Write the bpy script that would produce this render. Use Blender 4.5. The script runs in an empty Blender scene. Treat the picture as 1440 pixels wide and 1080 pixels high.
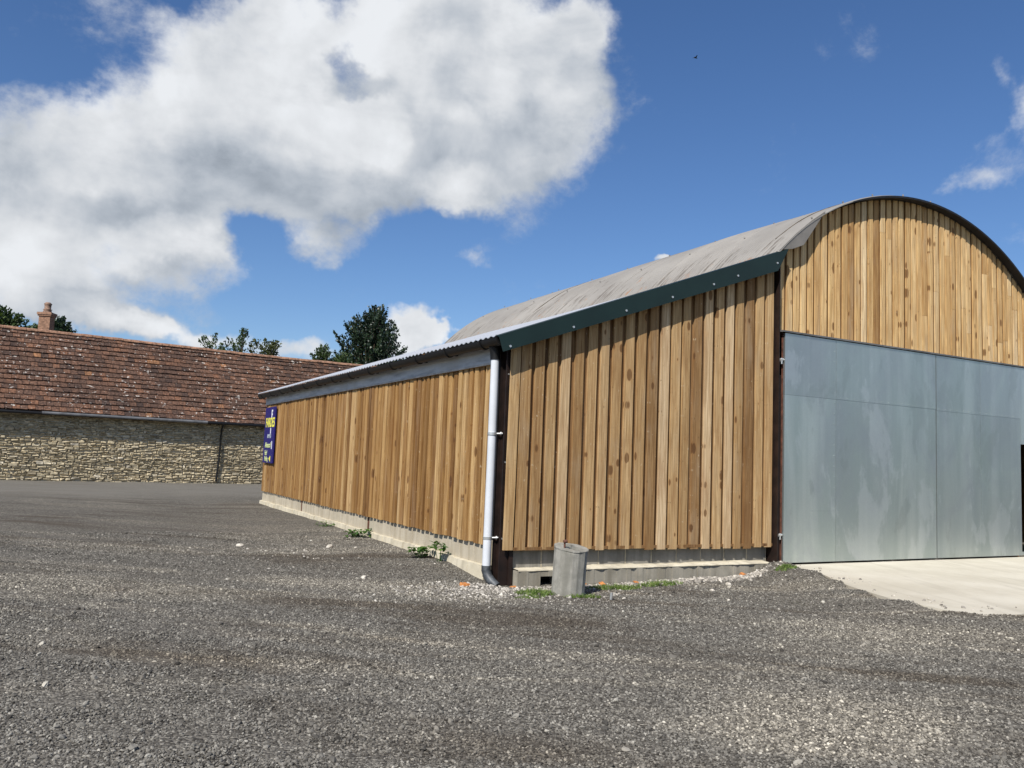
import bpy, math, random
import numpy as np
from mathutils import Vector, Matrix
random.seed(7); RNG = np.random.default_rng(7)
R = math.radians
SC = bpy.context.scene
COL = SC.collection

# ------------------------------------------------------------------ helpers
ORG = {}
def tag(o, label=None, cat=None, group=None, kind=None):
    if label: o['label'] = label
    if cat: o['category'] = cat
    if group: o['group'] = group
    if kind: o['kind'] = kind
    return o

def empty(name, loc, label=None, cat=None, group=None):
    o = bpy.data.objects.new(name, None); COL.objects.link(o)
    o.location = loc; o.empty_display_size = 0.2
    ORG[o.name] = Vector(loc)
    return tag(o, label, cat, group)

class MB:
    """collects faces in world coordinates; build() links ONE mesh object"""
    def __init__(s): s.v = []; s.f = []; s.r = []; s.sm = []
    def add(s, vs, fs, rnd=None, smooth=False):
        b = len(s.v); s.v.extend([tuple(p) for p in vs])
        if rnd is None: rnd = random.random()
        for f in fs:
            s.f.append(tuple(b + i for i in f)); s.r.append(rnd); s.sm.append(smooth)
    def hexa(s, p, rnd=None):   # 8 corners: bottom 4 ccw, top 4 ccw
        s.add(p, [(0,3,2,1),(4,5,6,7),(0,1,5,4),(1,2,6,5),(2,3,7,6),(3,0,4,7)], rnd)
    def box(s, x0, x1, y0, y1, z0, z1, rnd=None):
        s.hexa([(x0,y0,z0),(x1,y0,z0),(x1,y1,z0),(x0,y1,z0),(x0,y0,z1),(x1,y0,z1),(x1,y1,z1),(x0,y1,z1)], rnd)
    def bbox(s, x0, x1, y0, y1, z0, z1, b=0.01, rnd=None):  # box with chamfered edges
        vs = []; fs = []
        X = (x0,x1); Y = (y0,y1); Z = (z0,z1)
        idx = {}
        for i in (0,1):
            for j in (0,1):
                for k in (0,1):
                    sx, sy, sz = (1-2*i)*b, (1-2*j)*b, (1-2*k)*b
                    for a in range(3):
                        p = [X[i], Y[j], Z[k]]
                        for c, d in enumerate((sx,sy,sz)):
                            if c != a: p[c] += d
                        idx[(i,j,k,a)] = len(vs); vs.append(p)
        for a in range(3):
            o = [c for c in range(3) if c != a]
            for e in (0,1):
                q = []
                for (m,n) in ((0,0),(1,0),(1,1),(0,1)):
                    t = [0,0,0]; t[a]=e; t[o[0]]=m; t[o[1]]=n
                    q.append(idx[(t[0],t[1],t[2],a)])
                fs.append(q if (e == 1) == (a != 1) else q[::-1])
        for a in range(3):      # edge chamfers along axis a
            o = [c for c in range(3) if c != a]
            for m in (0,1):
                for n in (0,1):
                    t0=[0,0,0]; t1=[0,0,0]; t1[a]=1
                    t0[o[0]]=t1[o[0]]=m; t0[o[1]]=t1[o[1]]=n
                    fs.append([idx[(*t0,o[0])], idx[(*t0,o[1])], idx[(*t1,o[1])], idx[(*t1,o[0])]])
        for i in (0,1):
            for j in (0,1):
                for k in (0,1):
                    fs.append([idx[(i,j,k,0)], idx[(i,j,k,1)], idx[(i,j,k,2)]])
        s.add(vs, fs, rnd)
    def tube(s, pts, rad, n=12, caps=True, rnd=None, smooth=True):
        pts = [Vector(p) for p in pts]
        if not hasattr(rad, '__len__'): rad = [rad]*len(pts)
        vs = []; up = Vector((0,0,1))
        prev = None
        for i, p in enumerate(pts):
            d = (pts[min(i+1,len(pts)-1)] - pts[max(i-1,0)]).normalized()
            if prev is None:
                a = d.cross(Vector((1,0,0)) if abs(d.x) < .8 else up).normalized()
            else:
                a = (prev - d*prev.dot(d)).normalized()
            prev = a; b = d.cross(a)
            for k in range(n):
                t = 2*math.pi*k/n
                vs.append(p + (a*math.cos(t) + b*math.sin(t))*rad[i])
        fs = []
        for i in range(len(pts)-1):
            for k in range(n):
                fs.append((i*n+k, i*n+(k+1)%n, (i+1)*n+(k+1)%n, (i+1)*n+k))
        rr = random.random() if rnd is None else rnd
        s.add(vs, fs, rr, smooth)
        if caps:
            s.add(vs[:n], [tuple(range(n))[::-1]], rr); s.add(vs[-n:], [tuple(range(n))], rr)
    def build(s, name, mat, parent=None, origin=None):
        me = bpy.data.meshes.new(name)
        o = Vector((0,0,0))
        if parent is not None: o = ORG[parent.name]
        if origin is not None: o = Vector(origin)
        me.from_pydata([(p[0]-o.x, p[1]-o.y, p[2]-o.z) for p in s.v], [], s.f)
        at = me.attributes.new('rnd', 'FLOAT', 'FACE')
        at.data.foreach_set('value', s.r)
        me.polygons.foreach_set('use_smooth', s.sm)
        me.materials.append(mat); me.update()
        ob = bpy.data.objects.new(name, me); COL.objects.link(ob)
        if parent is not None:
            ob.parent = parent
            if origin is not None: ob.location = o - ORG[parent.name]
        else: ob.location = o
        ORG[ob.name] = o
        return ob

def duplicate(o, parent, delta):
    c = o.copy(); COL.objects.link(c); c.parent = parent
    c.location = o.location + Vector(delta); ORG[c.name] = ORG[o.name] + Vector(delta)
    return c

# ------------------------------------------------------------------ materials
class NT:
    def __init__(s, name):
        s.m = bpy.data.materials.new(name); s.m.use_nodes = True
        s.t = s.m.node_tree; s.n = s.t.nodes
        s.b = s.n['Principled BSDF']; s.out = s.n['Material Output']
    def L(s, a, b): s.t.links.new(a, b)
    def node(s, typ, **kw):
        n = s.n.new(typ)
        for k, v in kw.items(): setattr(n, k, v)
        return n
    def attr(s, name='rnd', typ='GEOMETRY'):
        n = s.node('ShaderNodeAttribute', attribute_type=typ); n.attribute_name = name; return n.outputs['Fac']
    def pos(s): return s.node('ShaderNodeNewGeometry').outputs['Position']
    def math(s, op, a, b=None, c=None, clamp=False):
        n = s.node('ShaderNodeMath', operation=op, use_clamp=clamp)
        for i, x in enumerate((a, b, c)):
            if x is None: continue
            if isinstance(x, (int, float)): n.inputs[i].default_value = x
            else: s.L(x, n.inputs[i])
        return n.outputs[0]
    def vmath(s, op, a, b=None, c=None):
        n = s.node('ShaderNodeVectorMath', operation=op)
        for i, x in enumerate((a, b, c)):
            if x is None: continue
            if isinstance(x, (tuple, list)): n.inputs[i].default_value = x
            else: s.L(x, n.inputs[i])
        return n.outputs['Value'] if op in ('LENGTH','DOT_PRODUCT','DISTANCE') else n.outputs[0]
    def noise(s, vec, scale, detail=4, rough=.55, dist=0, out='Fac'):
        n = s.node('ShaderNodeTexNoise'); n.inputs['Scale'].default_value = scale
        n.inputs['Detail'].default_value = detail; n.inputs['Roughness'].default_value = rough
        n.inputs['Distortion'].default_value = dist
        s.L(vec, n.inputs['Vector']); return n.outputs[out]
    def vor(s, vec, scale, feature='F1', out='Distance', rand=1):
        n = s.node('ShaderNodeTexVoronoi', feature=feature); n.inputs['Scale'].default_value = scale
        n.inputs['Randomness'].default_value = rand
        s.L(vec, n.inputs['Vector']); return n.outputs[out]
    def ramp(s, fac, stops, interp='LINEAR'):
        n = s.node('ShaderNodeValToRGB'); e = n.color_ramp.elements; n.color_ramp.interpolation = interp
        while len(e) < len(stops): e.new(0.5)
        for el, (p, c) in zip(e, stops):
            el.position = p; el.color = (c, c, c, 1) if isinstance(c, (int, float)) else (*c, 1)
        s.L(fac, n.inputs[0]); return n.outputs[0]
    def mix(s, fac, a, b, mode='MIX'):
        n = s.node('ShaderNodeMix', data_type='RGBA', blend_type=mode)
        for i, x in ((0, fac), (6, a), (7, b)):
            if isinstance(x, (int, float)): n.inputs[i].default_value = x if i == 0 else (x, x, x, 1)
            elif isinstance(x, tuple): n.inputs[i].default_value = (*x, 1)
            else: s.L(x, n.inputs[i])
        return n.outputs[2]
    def bump(s, h, dist, strength=1.0, prev=None):
        n = s.node('ShaderNodeBump'); n.inputs['Distance'].default_value = dist
        n.inputs['Strength'].default_value = strength; s.L(h, n.inputs['Height'])
        if prev is not None: s.L(prev, n.inputs['Normal'])
        s.L(n.outputs[0], s.b.inputs['Normal']); return n.outputs[0]
    def set(s, color=None, rough=None, metal=None, spec=None):
        for k, x in (('Base Color', color), ('Roughness', rough), ('Metallic', metal), ('Specular IOR Level', spec)):
            if x is None: continue
            if isinstance(x, tuple): s.b.inputs[k].default_value = (*x, 1)
            elif isinstance(x, (int, float)): s.b.inputs[k].default_value = x
            else: s.L(x, s.b.inputs[k])
        return s.m
    def maprange(s, v, a, b, c=0, d=1):
        n = s.node('ShaderNodeMapRange', interpolation_type='SMOOTHSTEP')
        for i, x in enumerate((a, b, c, d)): n.inputs[i+1].default_value = x
        s.L(v, n.inputs[0]); return n.outputs[0]

def wood_mat(name, stops, grey, knot=(.07,.036,.017), weather=.35):
    """rough-sawn softwood boards; every board has its own tone (face attribute rnd)"""
    t = NT(name); r = t.attr(); p = t.pos()
    sep = t.node('ShaderNodeSeparateXYZ'); t.L(p, sep.inputs[0])
    u = t.math('ADD', sep.outputs[0], sep.outputs[1])
    off = t.math('MULTIPLY', r, 91.7)
    comb = t.node('ShaderNodeCombineXYZ')
    t.L(u, comb.inputs[0]); t.L(off, comb.inputs[1]); t.L(sep.outputs[2], comb.inputs[2])
    v = comb.outputs[0]
    grain = t.noise(t.vmath('MULTIPLY', v, (46, 1, 1.6)), 1, 5, .6, .6)
    fine = t.noise(t.vmath('MULTIPLY', v, (190, 1, 5)), 1, 3, .6)
    blotch = t.noise(t.vmath('MULTIPLY', v, (5, 1, 1.1)), 1, 4, .6)
    base = t.ramp(r, stops)
    c = t.mix(t.maprange(grain, .32, .72), t.mix(1, base, (.64,.56,.48), 'MULTIPLY'), t.mix(1, base, (1.15,1.15,1.13), 'MULTIPLY'))
    c = t.mix(t.math('MULTIPLY', t.maprange(fine, .45, .75), .22), c, t.mix(1, base, (.55,.47,.4), 'MULTIPLY'))
    c = t.mix(t.math('MULTIPLY', t.maprange(blotch, .48, .72), weather), c, grey)
    c = t.mix(t.math('MULTIPLY', t.maprange(blotch, .48, .3), .5), c, t.mix(1, base, (.62,.5,.42), 'MULTIPLY'))
    # knots, one cell every half metre of board or so
    kv = t.vmath('MULTIPLY', v, (7.5, 1, 3.6))
    kd = t.vor(kv, 1); kc = t.vor(kv, 1, out='Color')
    ks = t.node('ShaderNodeSeparateColor'); t.L(kc, ks.inputs[0])
    size = t.math('MULTIPLY', t.math('MULTIPLY', t.math('POWER', ks.outputs[0], 1.5), t.math('ADD', .55, t.math('FRACT', t.math('MULTIPLY', r, 17.3)))), .25)
    kn = t.math('SUBTRACT', size, t.math('ADD', kd, t.math('MULTIPLY', t.math('SUBTRACT', fine, .5), .05)))
    km = t.maprange(kn, -.03, .05)
    c = t.mix(t.math('MULTIPLY', km, .9), c, knot)
    halo = t.maprange(kn, -.16, .0)
    c = t.mix(t.math('MULTIPLY', halo, .22), c, t.mix(1, base, (.9,.66,.45), 'MULTIPLY'))
    # saw marks across the board and resin spots
    pale = t.noise(t.vmath('MULTIPLY', v, (22, 1, .7)), 1, 3, .55, .8)
    c = t.mix(t.math('MULTIPLY', t.maprange(pale, .56, .68), .45), c, t.mix(1, base, (1.32,1.36,1.42), 'MULTIPLY'))
    c = t.mix(t.math('MULTIPLY', t.maprange(pale, .42, .32), .4), c, t.mix(1, base, (.62,.52,.42), 'MULTIPLY'))
    pits = t.noise(t.vmath('MULTIPLY', v, (34, 1, 17)), 1, 2, .5)
    c = t.mix(t.math('MULTIPLY', t.maprange(pits, .70, .76), .5), c, (.62,.50,.34))
    c = t.mix(t.math('MULTIPLY', t.maprange(pits, .29, .24), .6), c, knot)
    saw = t.noise(t.vmath('MULTIPLY', v, (3, 1, 150)), 1, 2, .5)
    h = t.math('ADD', t.math('MULTIPLY', grain, .6), t.math('MULTIPLY', saw, .25))
    h = t.math('ADD', h, t.math('MULTIPLY', fine, .3))
    t.bump(h, .004, .8)
    return t.set(c, .8, 0, .2)

M = {}
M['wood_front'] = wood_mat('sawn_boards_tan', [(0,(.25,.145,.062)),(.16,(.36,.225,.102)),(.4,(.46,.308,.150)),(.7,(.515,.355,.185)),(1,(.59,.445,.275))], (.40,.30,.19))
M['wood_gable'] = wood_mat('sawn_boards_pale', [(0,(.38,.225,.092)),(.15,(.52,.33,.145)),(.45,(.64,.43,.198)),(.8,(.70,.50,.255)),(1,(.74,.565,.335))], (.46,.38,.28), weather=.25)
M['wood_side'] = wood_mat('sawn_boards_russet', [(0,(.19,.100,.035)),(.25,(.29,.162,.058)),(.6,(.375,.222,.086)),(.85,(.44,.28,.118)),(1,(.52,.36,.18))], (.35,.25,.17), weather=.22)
M['wood_dark'] = wood_mat('shade_darkened_boards', [(0,(.15,.082,.034)),(.5,(.23,.13,.055)),(1,(.33,.20,.095))], (.22,.15,.09))  # backing tone darkened to paint shade into the gaps; closing walls share it

def simple(name, col, rough=.6, metal=0, var=.15, scale=6, bumpd=0, bscale=60, spec=.4):
    t = NT(name); p = t.pos()
    n = t.noise(p, scale, 5, .6)
    a = tuple(x*(1-var) for x in col); b = tuple(min(1, x*(1+var)) for x in col)
    c = t.mix(t.maprange(n, .3, .7), a, b)
    if bumpd: t.bump(t.noise(p, bscale, 4, .6), bumpd, .7)
    return t.set(c, rough, metal, spec)

M['steel_maroon'] = simple('oxide_red_steel', (.014,.007,.005), .55, 0, .5, 5)
M['steel_rust'] = simple('rusty_steel', (.10,.04,.025), .75, 0, .4, 14, .002)
M['green'] = simple('dark_green_coated_steel', (.008,.020,.017), .42, 0, .12, 2)
M['black_plastic'] = simple('black_plastic', (.006,.006,.0065), .5, 0, .3, 8)
M['pipe_grey'] = simple('pale_grey_plastic', (.58,.60,.63), .38, 0, .05, 4)
M['shoe_grey'] = simple('mid_grey_plastic', (.06,.066,.072), .5, 0, .5, 14)
M['zinc'] = simple('galvanised_fixing', (.65,.65,.63), .35, .7, .1, 20)
M['white_trim'] = simple('pale_weathered_trim', (.50,.47,.42), .6, 0, .2, 5)
M['interior'] = simple('interior_black', (.012,.011,.010), .9, 0, .3, 3)  # near-black colour stands in for the unlit inside
M['track'] = simple('grey_steel_flashing', (.16,.16,.16), .5, .3, .25, 3)
M['near_black'] = simple('matt_near_black', (.010,.010,.012), .6, 0, .3, 5)  # near-black for the painted shade under the roof edge, and the bird
M['cloth_blue'] = simple('sign_blue', (.014,.012,.13), .4, 0, .06, 2)
M['letter_yellow'] = simple('letter_yellow', (.78,.74,.10), .5, 0, .03, 2)
M['letter_white'] = simple('letter_white', (.75,.76,.80), .5, 0, .03, 2)
M['letter_grey'] = simple('letter_grey', (.40,.45,.48), .5, 0, .03, 2)
M['letter_green'] = simple('letter_lime', (.55,.62,.30), .5, 0, .03, 2)
M['bark'] = simple('bark', (.10,.075,.05), .9, 0, .3, 8, .01, 30)

def beam_mat():
    t = NT('weathered_galvanised_beam'); p = t.pos()
    n = t.noise(t.vmath('MULTIPLY', p, (1, .35, 3)), 3, 6, .65)
    m = t.noise(p, 1.2, 3)
    c = t.ramp(n, [(.3,(.32,.33,.335)),(.5,(.56,.57,.575)),(.7,(.70,.70,.68))])
    c = t.mix(t.math('MULTIPLY', t.maprange(m, .5, .7), .5), c, (.45,.42,.37))
    return t.set(c, .55, 0, .4)
M['beam'] = beam_mat()

def concrete_mat(name, c0, c1, stain, scale=3, joints=0, bd=.003):
    t = NT(name); p = t.pos(); r = t.attr()
    n = t.noise(p, scale, 6, .65); f = t.noise(p, 90, 3, .6)
    c = t.mix(t.maprange(n, .3, .7), c0, c1)
    c = t.mix(t.math('MULTIPLY', r, .25), c, t.mix(1, c, (.72,.72,.72), 'MULTIPLY'))
    st = t.noise(t.vmath('MULTIPLY', p, (6, 6, .8)), 1.2, 5, .6)
    c = t.mix(t.math('MULTIPLY', t.maprange(st, .46, .66), .65), c, stain)
    c = t.mix(t.math('MULTIPLY', t.maprange(f, .55, .75), .3), c, t.mix(1, c, (.5,.5,.5), 'MULTIPLY'))
    t.bump(t.math('ADD', f, t.math('MULTIPLY', n, 2)), bd, .6)
    return t.set(c, .9, 0, .2)
M['plinth'] = concrete_mat('cream_plinth', (.42,.37,.28), (.50,.445,.345), (.33,.28,.20))
M['block'] = concrete_mat('grey_block', (.215,.20,.17), (.30,.282,.245), (.15,.14,.115))
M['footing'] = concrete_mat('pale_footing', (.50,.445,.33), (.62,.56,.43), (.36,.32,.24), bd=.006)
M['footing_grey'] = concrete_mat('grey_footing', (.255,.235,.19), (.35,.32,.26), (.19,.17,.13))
M['post'] = concrete_mat('cast_concrete', (.22,.212,.185), (.345,.33,.29), (.15,.145,.12), 7)
M['apron'] = concrete_mat('brushed_concrete', (.50,.455,.365), (.56,.52,.43), (.43,.385,.30), .9, bd=.002)

def apron_mat():
    t = NT('brushed_slab'); p = t.pos()
    n = t.noise(p, .9, 6, .65); f = t.noise(p, 90, 3, .6)
    c = t.mix(t.maprange(n, .3, .7), (.47,.43,.345), (.57,.53,.44))
    al = t.vmath('DOT_PRODUCT', p, (.35,.94,0)); ac = t.vmath('DOT_PRODUCT', p, (.94,-.35,0))
    cb = t.node('ShaderNodeCombineXYZ'); t.L(t.math('MULTIPLY', al, .25), cb.inputs[0]); t.L(t.math('MULTIPLY', ac, 2.2), cb.inputs[1])
    tr = t.noise(cb.outputs[0], 1.3, 5, .6)
    c = t.mix(t.math('MULTIPLY', t.maprange(tr, .52, .66), .35), c, (.36,.325,.26))
    sp = t.noise(p, 11, 4, .6)
    c = t.mix(t.math('MULTIPLY', t.maprange(sp, .66, .72), .45), c, (.25,.22,.18))
    t.bump(f, .002, .5)
    return t.set(c, .9, 0, .2)
M['apron'] = apron_mat()

def roof_mat():
    t = NT('painted_corrugated_sheet'); p = t.pos(); r = t.attr()
    sep = t.node('ShaderNodeSeparateXYZ'); t.L(p, sep.inputs[0])
    n = t.noise(p, .8, 5, .6)
    streak = t.noise(t.vmath('MULTIPLY', p, (1.1, 26, 1.1)), 1, 5, .65)
    c = t.mix(t.maprange(n, .3, .7), (.225,.21,.19), (.285,.268,.242))
    c = t.mix(t.math('MULTIPLY', r, .35), c, (.20,.19,.175))
    low = t.maprange(sep.outputs[2], 5.9, 4.95)
    patch = t.noise(p, 2.1, 4, .6)
    wear = t.math('MULTIPLY', t.maprange(streak, .50, .62), t.maprange(t.math('ADD', patch, t.math('MULTIPLY', low, .22)), .55, .72))
    c = t.mix(t.math('MULTIPLY', wear, .85), c, (.10,.085,.07))
    rs = t.noise(t.vmath('MULTIPLY', p, (2.2, 5, 2.2)), 1.2, 5, .65)
    rust = t.maprange(t.math('ADD', rs, t.math('MULTIPLY', low, .13)), .72, .82)
    c = t.mix(t.math('MULTIPLY', rust, .8), c, (.26,.135,.07))
    pl = t.noise(t.vmath('MULTIPLY', p, (3, 7, 3)), 1.4, 4, .6)
    c = t.mix(t.maprange(pl, .745, .78), c, (.62,.61,.59))
    return t.set(c, .6, 0, .3)
M['roof'] = roof_mat()

def sheet_mat():
    t = NT('new_galvanised_sheet'); p = t.pos()
    n = t.noise(p, 5, 4)
    return t.set(t.mix(n, (.62,.63,.64), (.75,.76,.77)), .42, .55, .5)
M['sheet'] = sheet_mat()
M['gusset'] = simple('shade_toned_flashing', (.185,.172,.155), .6, 0, .12, 4)  # darker than the roof: shade on the upright flashing put into its colour

def door_mat():
    t = NT('galvanised_door_sheet'); p = t.pos(); r = t.attr()
    sep = t.node('ShaderNodeSeparateXYZ'); t.L(p, sep.inputs[0])
    streak = t.noise(t.vmath('MULTIPLY', p, (2.0, 1, .16)), 1, 5, .6, .5)
    cloud = t.noise(t.vmath('MULTIPLY', p, (.8, 1, .5)), 1, 6, .6, .8)
    spang = t.vor(p, 55, out='Color')
    sg = t.node('ShaderNodeSeparateColor'); t.L(spang, sg.inputs[0])
    scuff = t.noise(t.vmath('MULTIPLY', p, (5, 1, 1.6)), 1, 7, .68, .3)
    c = t.mix(t.maprange(streak, .36, .66), (.50,.56,.53), (.64,.685,.65))
    c = t.mix(t.math('MULTIPLY', t.maprange(cloud, .45, .68), .55), c, (.45,.475,.50))
    c = t.mix(t.math('MULTIPLY', r, .30), c, (.29,.32,.33))
    sharp = t.noise(t.vmath('ADD', t.vmath('MULTIPLY', p, (1.15, 1, .55)), (3.7,0,1.9)), 1.0, 7, .62, .3)
    c = t.mix(t.math('MULTIPLY', t.maprange(sharp, .54, .60), .36), c, (.76,.785,.775))
    c = t.mix(t.math('MULTIPLY', t.maprange(sharp, .42, .37), .36), c, (.36,.40,.38))
    c = t.mix(t.math('MULTIPLY', t.maprange(scuff, .68, .72), .5), c, (.62,.64,.63))
    c = t.mix(t.math('MULTIPLY', sg.outputs[0], .08), c, (.25,.27,.28))
    ro = t.math('ADD', .24, t.math('MULTIPLY', t.math('ADD', cloud, t.math('MULTIPLY', sharp, .7)), .16))
    dent = t.noise(t.vmath('MULTIPLY', p, (1, 1, .8)), 1.1, 2, .4)
    t.bump(dent, .03, .35)
    fine = t.noise(t.vmath('MULTIPLY', p, (9, 1, 3)), 1, 6, .7)
    c = t.mix(t.math('MULTIPLY', t.maprange(fine, .56, .72), .22), c, (.70,.72,.70))
    return t.set(c, ro, .86, .5)
M['door'] = door_mat()

def stone_mat():
    t = NT('rubble_limestone'); r = t.attr(); p = t.pos()
    base = t.ramp(r, [(0,(.34,.285,.195)),(.2,(.46,.385,.255)),(.5,(.54,.455,.305)),(.8,(.60,.515,.355)),(1,(.65,.575,.44))])
    n = t.noise(p, 7, 5, .65); w = t.noise(p, .55, 4, .6)
    c = t.mix(t.maprange(n, .3, .7), t.mix(1, base, (.6,.6,.6), 'MULTIPLY'), t.mix(1, base, (1.15,1.15,1.15), 'MULTIPLY'))
    c = t.mix(t.math('MULTIPLY', t.maprange(w, .48, .66), .55), c, t.mix(1, c, (.66,.66,.66), 'MULTIPLY'))
    t.bump(n, .03, .8)
    return t.set(c, .95, 0, .15)
M['stone'] = stone_mat()
M['mortar'] = simple('lime_mortar', (.47,.405,.285), .95, 0, .25, 9, .01, 40)

def tile_mat():
    t = NT('clay_tile'); r = t.attr(); p = t.pos()
    base = t.ramp(r, [(0,(.068,.046,.038)),(.35,(.108,.066,.049)),(.65,(.142,.080,.055)),(.92,(.180,.094,.059)),(1,(.25,.13,.07))])
    n = t.noise(p, 13, 5, .7); big = t.noise(p, .35, 4, .6)
    c = t.mix(t.maprange(n, .34, .66), t.mix(1, base, (.42,.43,.46), 'MULTIPLY'), t.mix(1, base, (1.5,1.42,1.32), 'MULTIPLY'))
    c = t.mix(t.math('MULTIPLY', t.maprange(big, .42, .62), .55), c, t.mix(1, c, (.55,.6,.66), 'MULTIPLY'))
    lv = t.noise(p, 7.0, 3, .5, .5); lb = t.noise(p, .8, 3)
    lm = t.maprange(t.math('ADD', lv, t.math('MULTIPLY', t.math('SUBTRACT', lb, .5), .30)), .655, .69)
    c = t.mix(t.math('MULTIPLY', lm, .85), c, (.50,.46,.41))
    t.bump(n, .012, .6)
    return t.set(c, .9, 0, .15)
M['tile'] = tile_mat()
M['brick'] = simple('old_brick', (.27,.155,.10), .9, 0, .35, 9, .01, 30)
M['ridge'] = simple('ridge_clay', (.27,.15,.095), .9, 0, .45, 7, .01, 30)
M['pot'] = simple('clay_pot', (.22,.14,.10), .85, 0, .4, 12)

def ground_tones(t, p):
    """shared tone patches of the yard: (dirt mask, pale mask); drifts are drawn out along the way vehicles take"""
    along = t.vmath('DOT_PRODUCT', p, (-.80,.60,0)); across = t.vmath('DOT_PRODUCT', p, (.60,.80,0))
    cb = t.node('ShaderNodeCombineXYZ'); t.L(t.math('MULTIPLY', along, .22), cb.inputs[0]); t.L(across, cb.inputs[1])
    a = t.noise(cb.outputs[0], .95, 6, .62, .7)
    b = t.noise(t.vmath('ADD', cb.outputs[0], (13.1, 4.2, 0)), .80, 6, .62, .8)
    dx = t.vmath('MULTIPLY', t.vmath('SUBTRACT', p, (4.55, 3.75, 0)), (1/1.2, 1/.75, 0))
    dr = t.maprange(t.math('ADD', t.vmath('LENGTH', dx), t.math('MULTIPLY', t.math('SUBTRACT', a, .5), 2.2)), 1.1, .35)
    return t.maprange(a, .50, .66), t.math('MAXIMUM', t.maprange(b, .46, .64), t.math('MULTIPLY', dr, 1.15))

def ground_mat():
    t = NT('grit_and_gravel'); p = t.pos()
    dirt, pale = ground_tones(t, p)
    v1 = t.vor(p, 52, out='Color'); d1 = t.vor(p, 52)
    s1 = t.node('ShaderNodeSeparateColor'); t.L(v1, s1.inputs[0])
    c = t.ramp(s1.outputs[0], [(0,(.047,.042,.035)),(.45,(.106,.097,.082)),(.8,(.160,.147,.125)),(.96,(.21,.195,.165)),(1,(.31,.29,.245))])
    c = t.mix(t.math('MULTIPLY', pale, .35), c, t.mix(1, c, (1.7,1.65,1.55), 'MULTIPLY'))
    fines = t.noise(p, 30, 5, .7)
    c = t.mix(t.math('MULTIPLY', dirt, .75), c, t.mix(fines, (.042,.034,.026), (.092,.074,.056)))
    # smoother grey track in front of the stone barn
    sep = t.node('ShaderNodeSeparateXYZ'); t.L(p, sep.inputs[0])
    edge = t.math('ADD', sep.outputs[1], t.math('MULTIPLY', t.noise(p, .6, 4), 3))
    tr = t.math('MULTIPLY', t.maprange(edge, 26, 33), .7)
    c = t.mix(tr, c, t.mix(t.noise(t.vmath('MULTIPLY', p, (.3, 1, 1)), 1.5, 5, .65), (.135,.125,.105), (.235,.22,.19)))
    green = t.math('MULTIPLY', t.maprange(t.noise(p, .9, 5, .65), .62, .74), .25)
    c = t.mix(green, c, (.06,.065,.03))
    h = t.math('MULTIPLY', t.math('SUBTRACT', 1, d1), 1)
    h = t.math('ADD', h, t.math('MULTIPLY', t.noise(p, 9, 4, .6), 1.2))
    t.bump(h, .014, .9)
    return t.set(c, .95, 0, .1)
M['ground'] = ground_mat()

def gravel_mat():
    t = NT('loose_stone_chips'); p = t.pos()
    r = t.attr('tint', 'INSTANCER')
    dirt, pale = ground_tones(t, p)
    c = t.ramp(r, [(0,(.046,.042,.036)),(.3,(.108,.100,.087)),(.6,(.186,.174,.150)),(.9,(.295,.276,.237)),(1,(.44,.415,.355))])
    c = t.mix(t.math('MULTIPLY', pale, .75), c, t.mix(1, c, (1.75,1.7,1.6), 'MULTIPLY'))
    c = t.mix(t.math('MULTIPLY', dirt, .7), c, t.mix(1, c, (.52,.455,.38), 'MULTIPLY'))
    n = t.noise(p, 160, 2)
    c = t.mix(t.math('MULTIPLY', n, .4), c, t.mix(1, c, (.6,.6,.6), 'MULTIPLY'))
    return t.set(c, .85, 0, .25)
M['gravel'] = gravel_mat()

def chip_mat():
    t = NT('pale_limestone_chips'); r = t.attr('tint', 'INSTANCER')
    c = t.ramp(r, [(0,(.11,.10,.088)),(.35,(.24,.22,.19)),(.75,(.40,.37,.32)),(1,(.58,.54,.47))])
    return t.set(c, .85, 0, .25)
M['chips'] = chip_mat()
M['pale_stone'] = simple('pale_stone', (.52,.48,.41), .9, 0, .2, 20, .004, 50)
M['orange_brick'] = simple('orange_brick', (.50,.20,.06), .9, 0, .3, 25, .004, 60)

def leaf_mat(name, stops, trans=.25, rough=.5):
    t = NT(name); r = t.attr()
    c = t.ramp(r, stops)
    t.set(c, rough, 0, .5)
    tr = t.node('ShaderNodeBsdfTranslucent'); t.L(t.mix(1, c, (1.3,1.5,.7), 'MULTIPLY'), tr.inputs[0])
    mx = t.node('ShaderNodeMixShader'); mx.inputs[0].default_value = trans
    t.L(t.b.outputs[0], mx.inputs[1]); t.L(tr.outputs[0], mx.inputs[2]); t.L(mx.outputs[0], t.out.inputs[0])
    return t.m
M['leaf_dark'] = leaf_mat('dark_leaf', [(0,(.008,.017,.009)),(.5,(.017,.034,.016)),(.85,(.034,.060,.027)),(1,(.065,.095,.05))], .15, .42)
M['leaf_mid'] = leaf_mat('mid_leaf', [(0,(.022,.040,.012)),(.5,(.048,.080,.022)),(1,(.10,.135,.04))])
M['leaf_olive'] = leaf_mat('olive_leaf', [(0,(.040,.050,.018)),(.5,(.075,.085,.030)),(1,(.13,.14,.055))])
M['leaf_weed'] = leaf_mat('weed_leaf', [(0,(.035,.08,.015)),(.5,(.07,.15,.03)),(1,(.13,.24,.05))], .3)
M['grass'] = leaf_mat('grass_blade', [(0,(.07,.12,.02)),(.5,(.13,.21,.04)),(1,(.24,.28,.09))], .3, .6)
M['field'] = simple('pasture', (.07,.10,.03), .95, 0, .3, .2)

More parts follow.
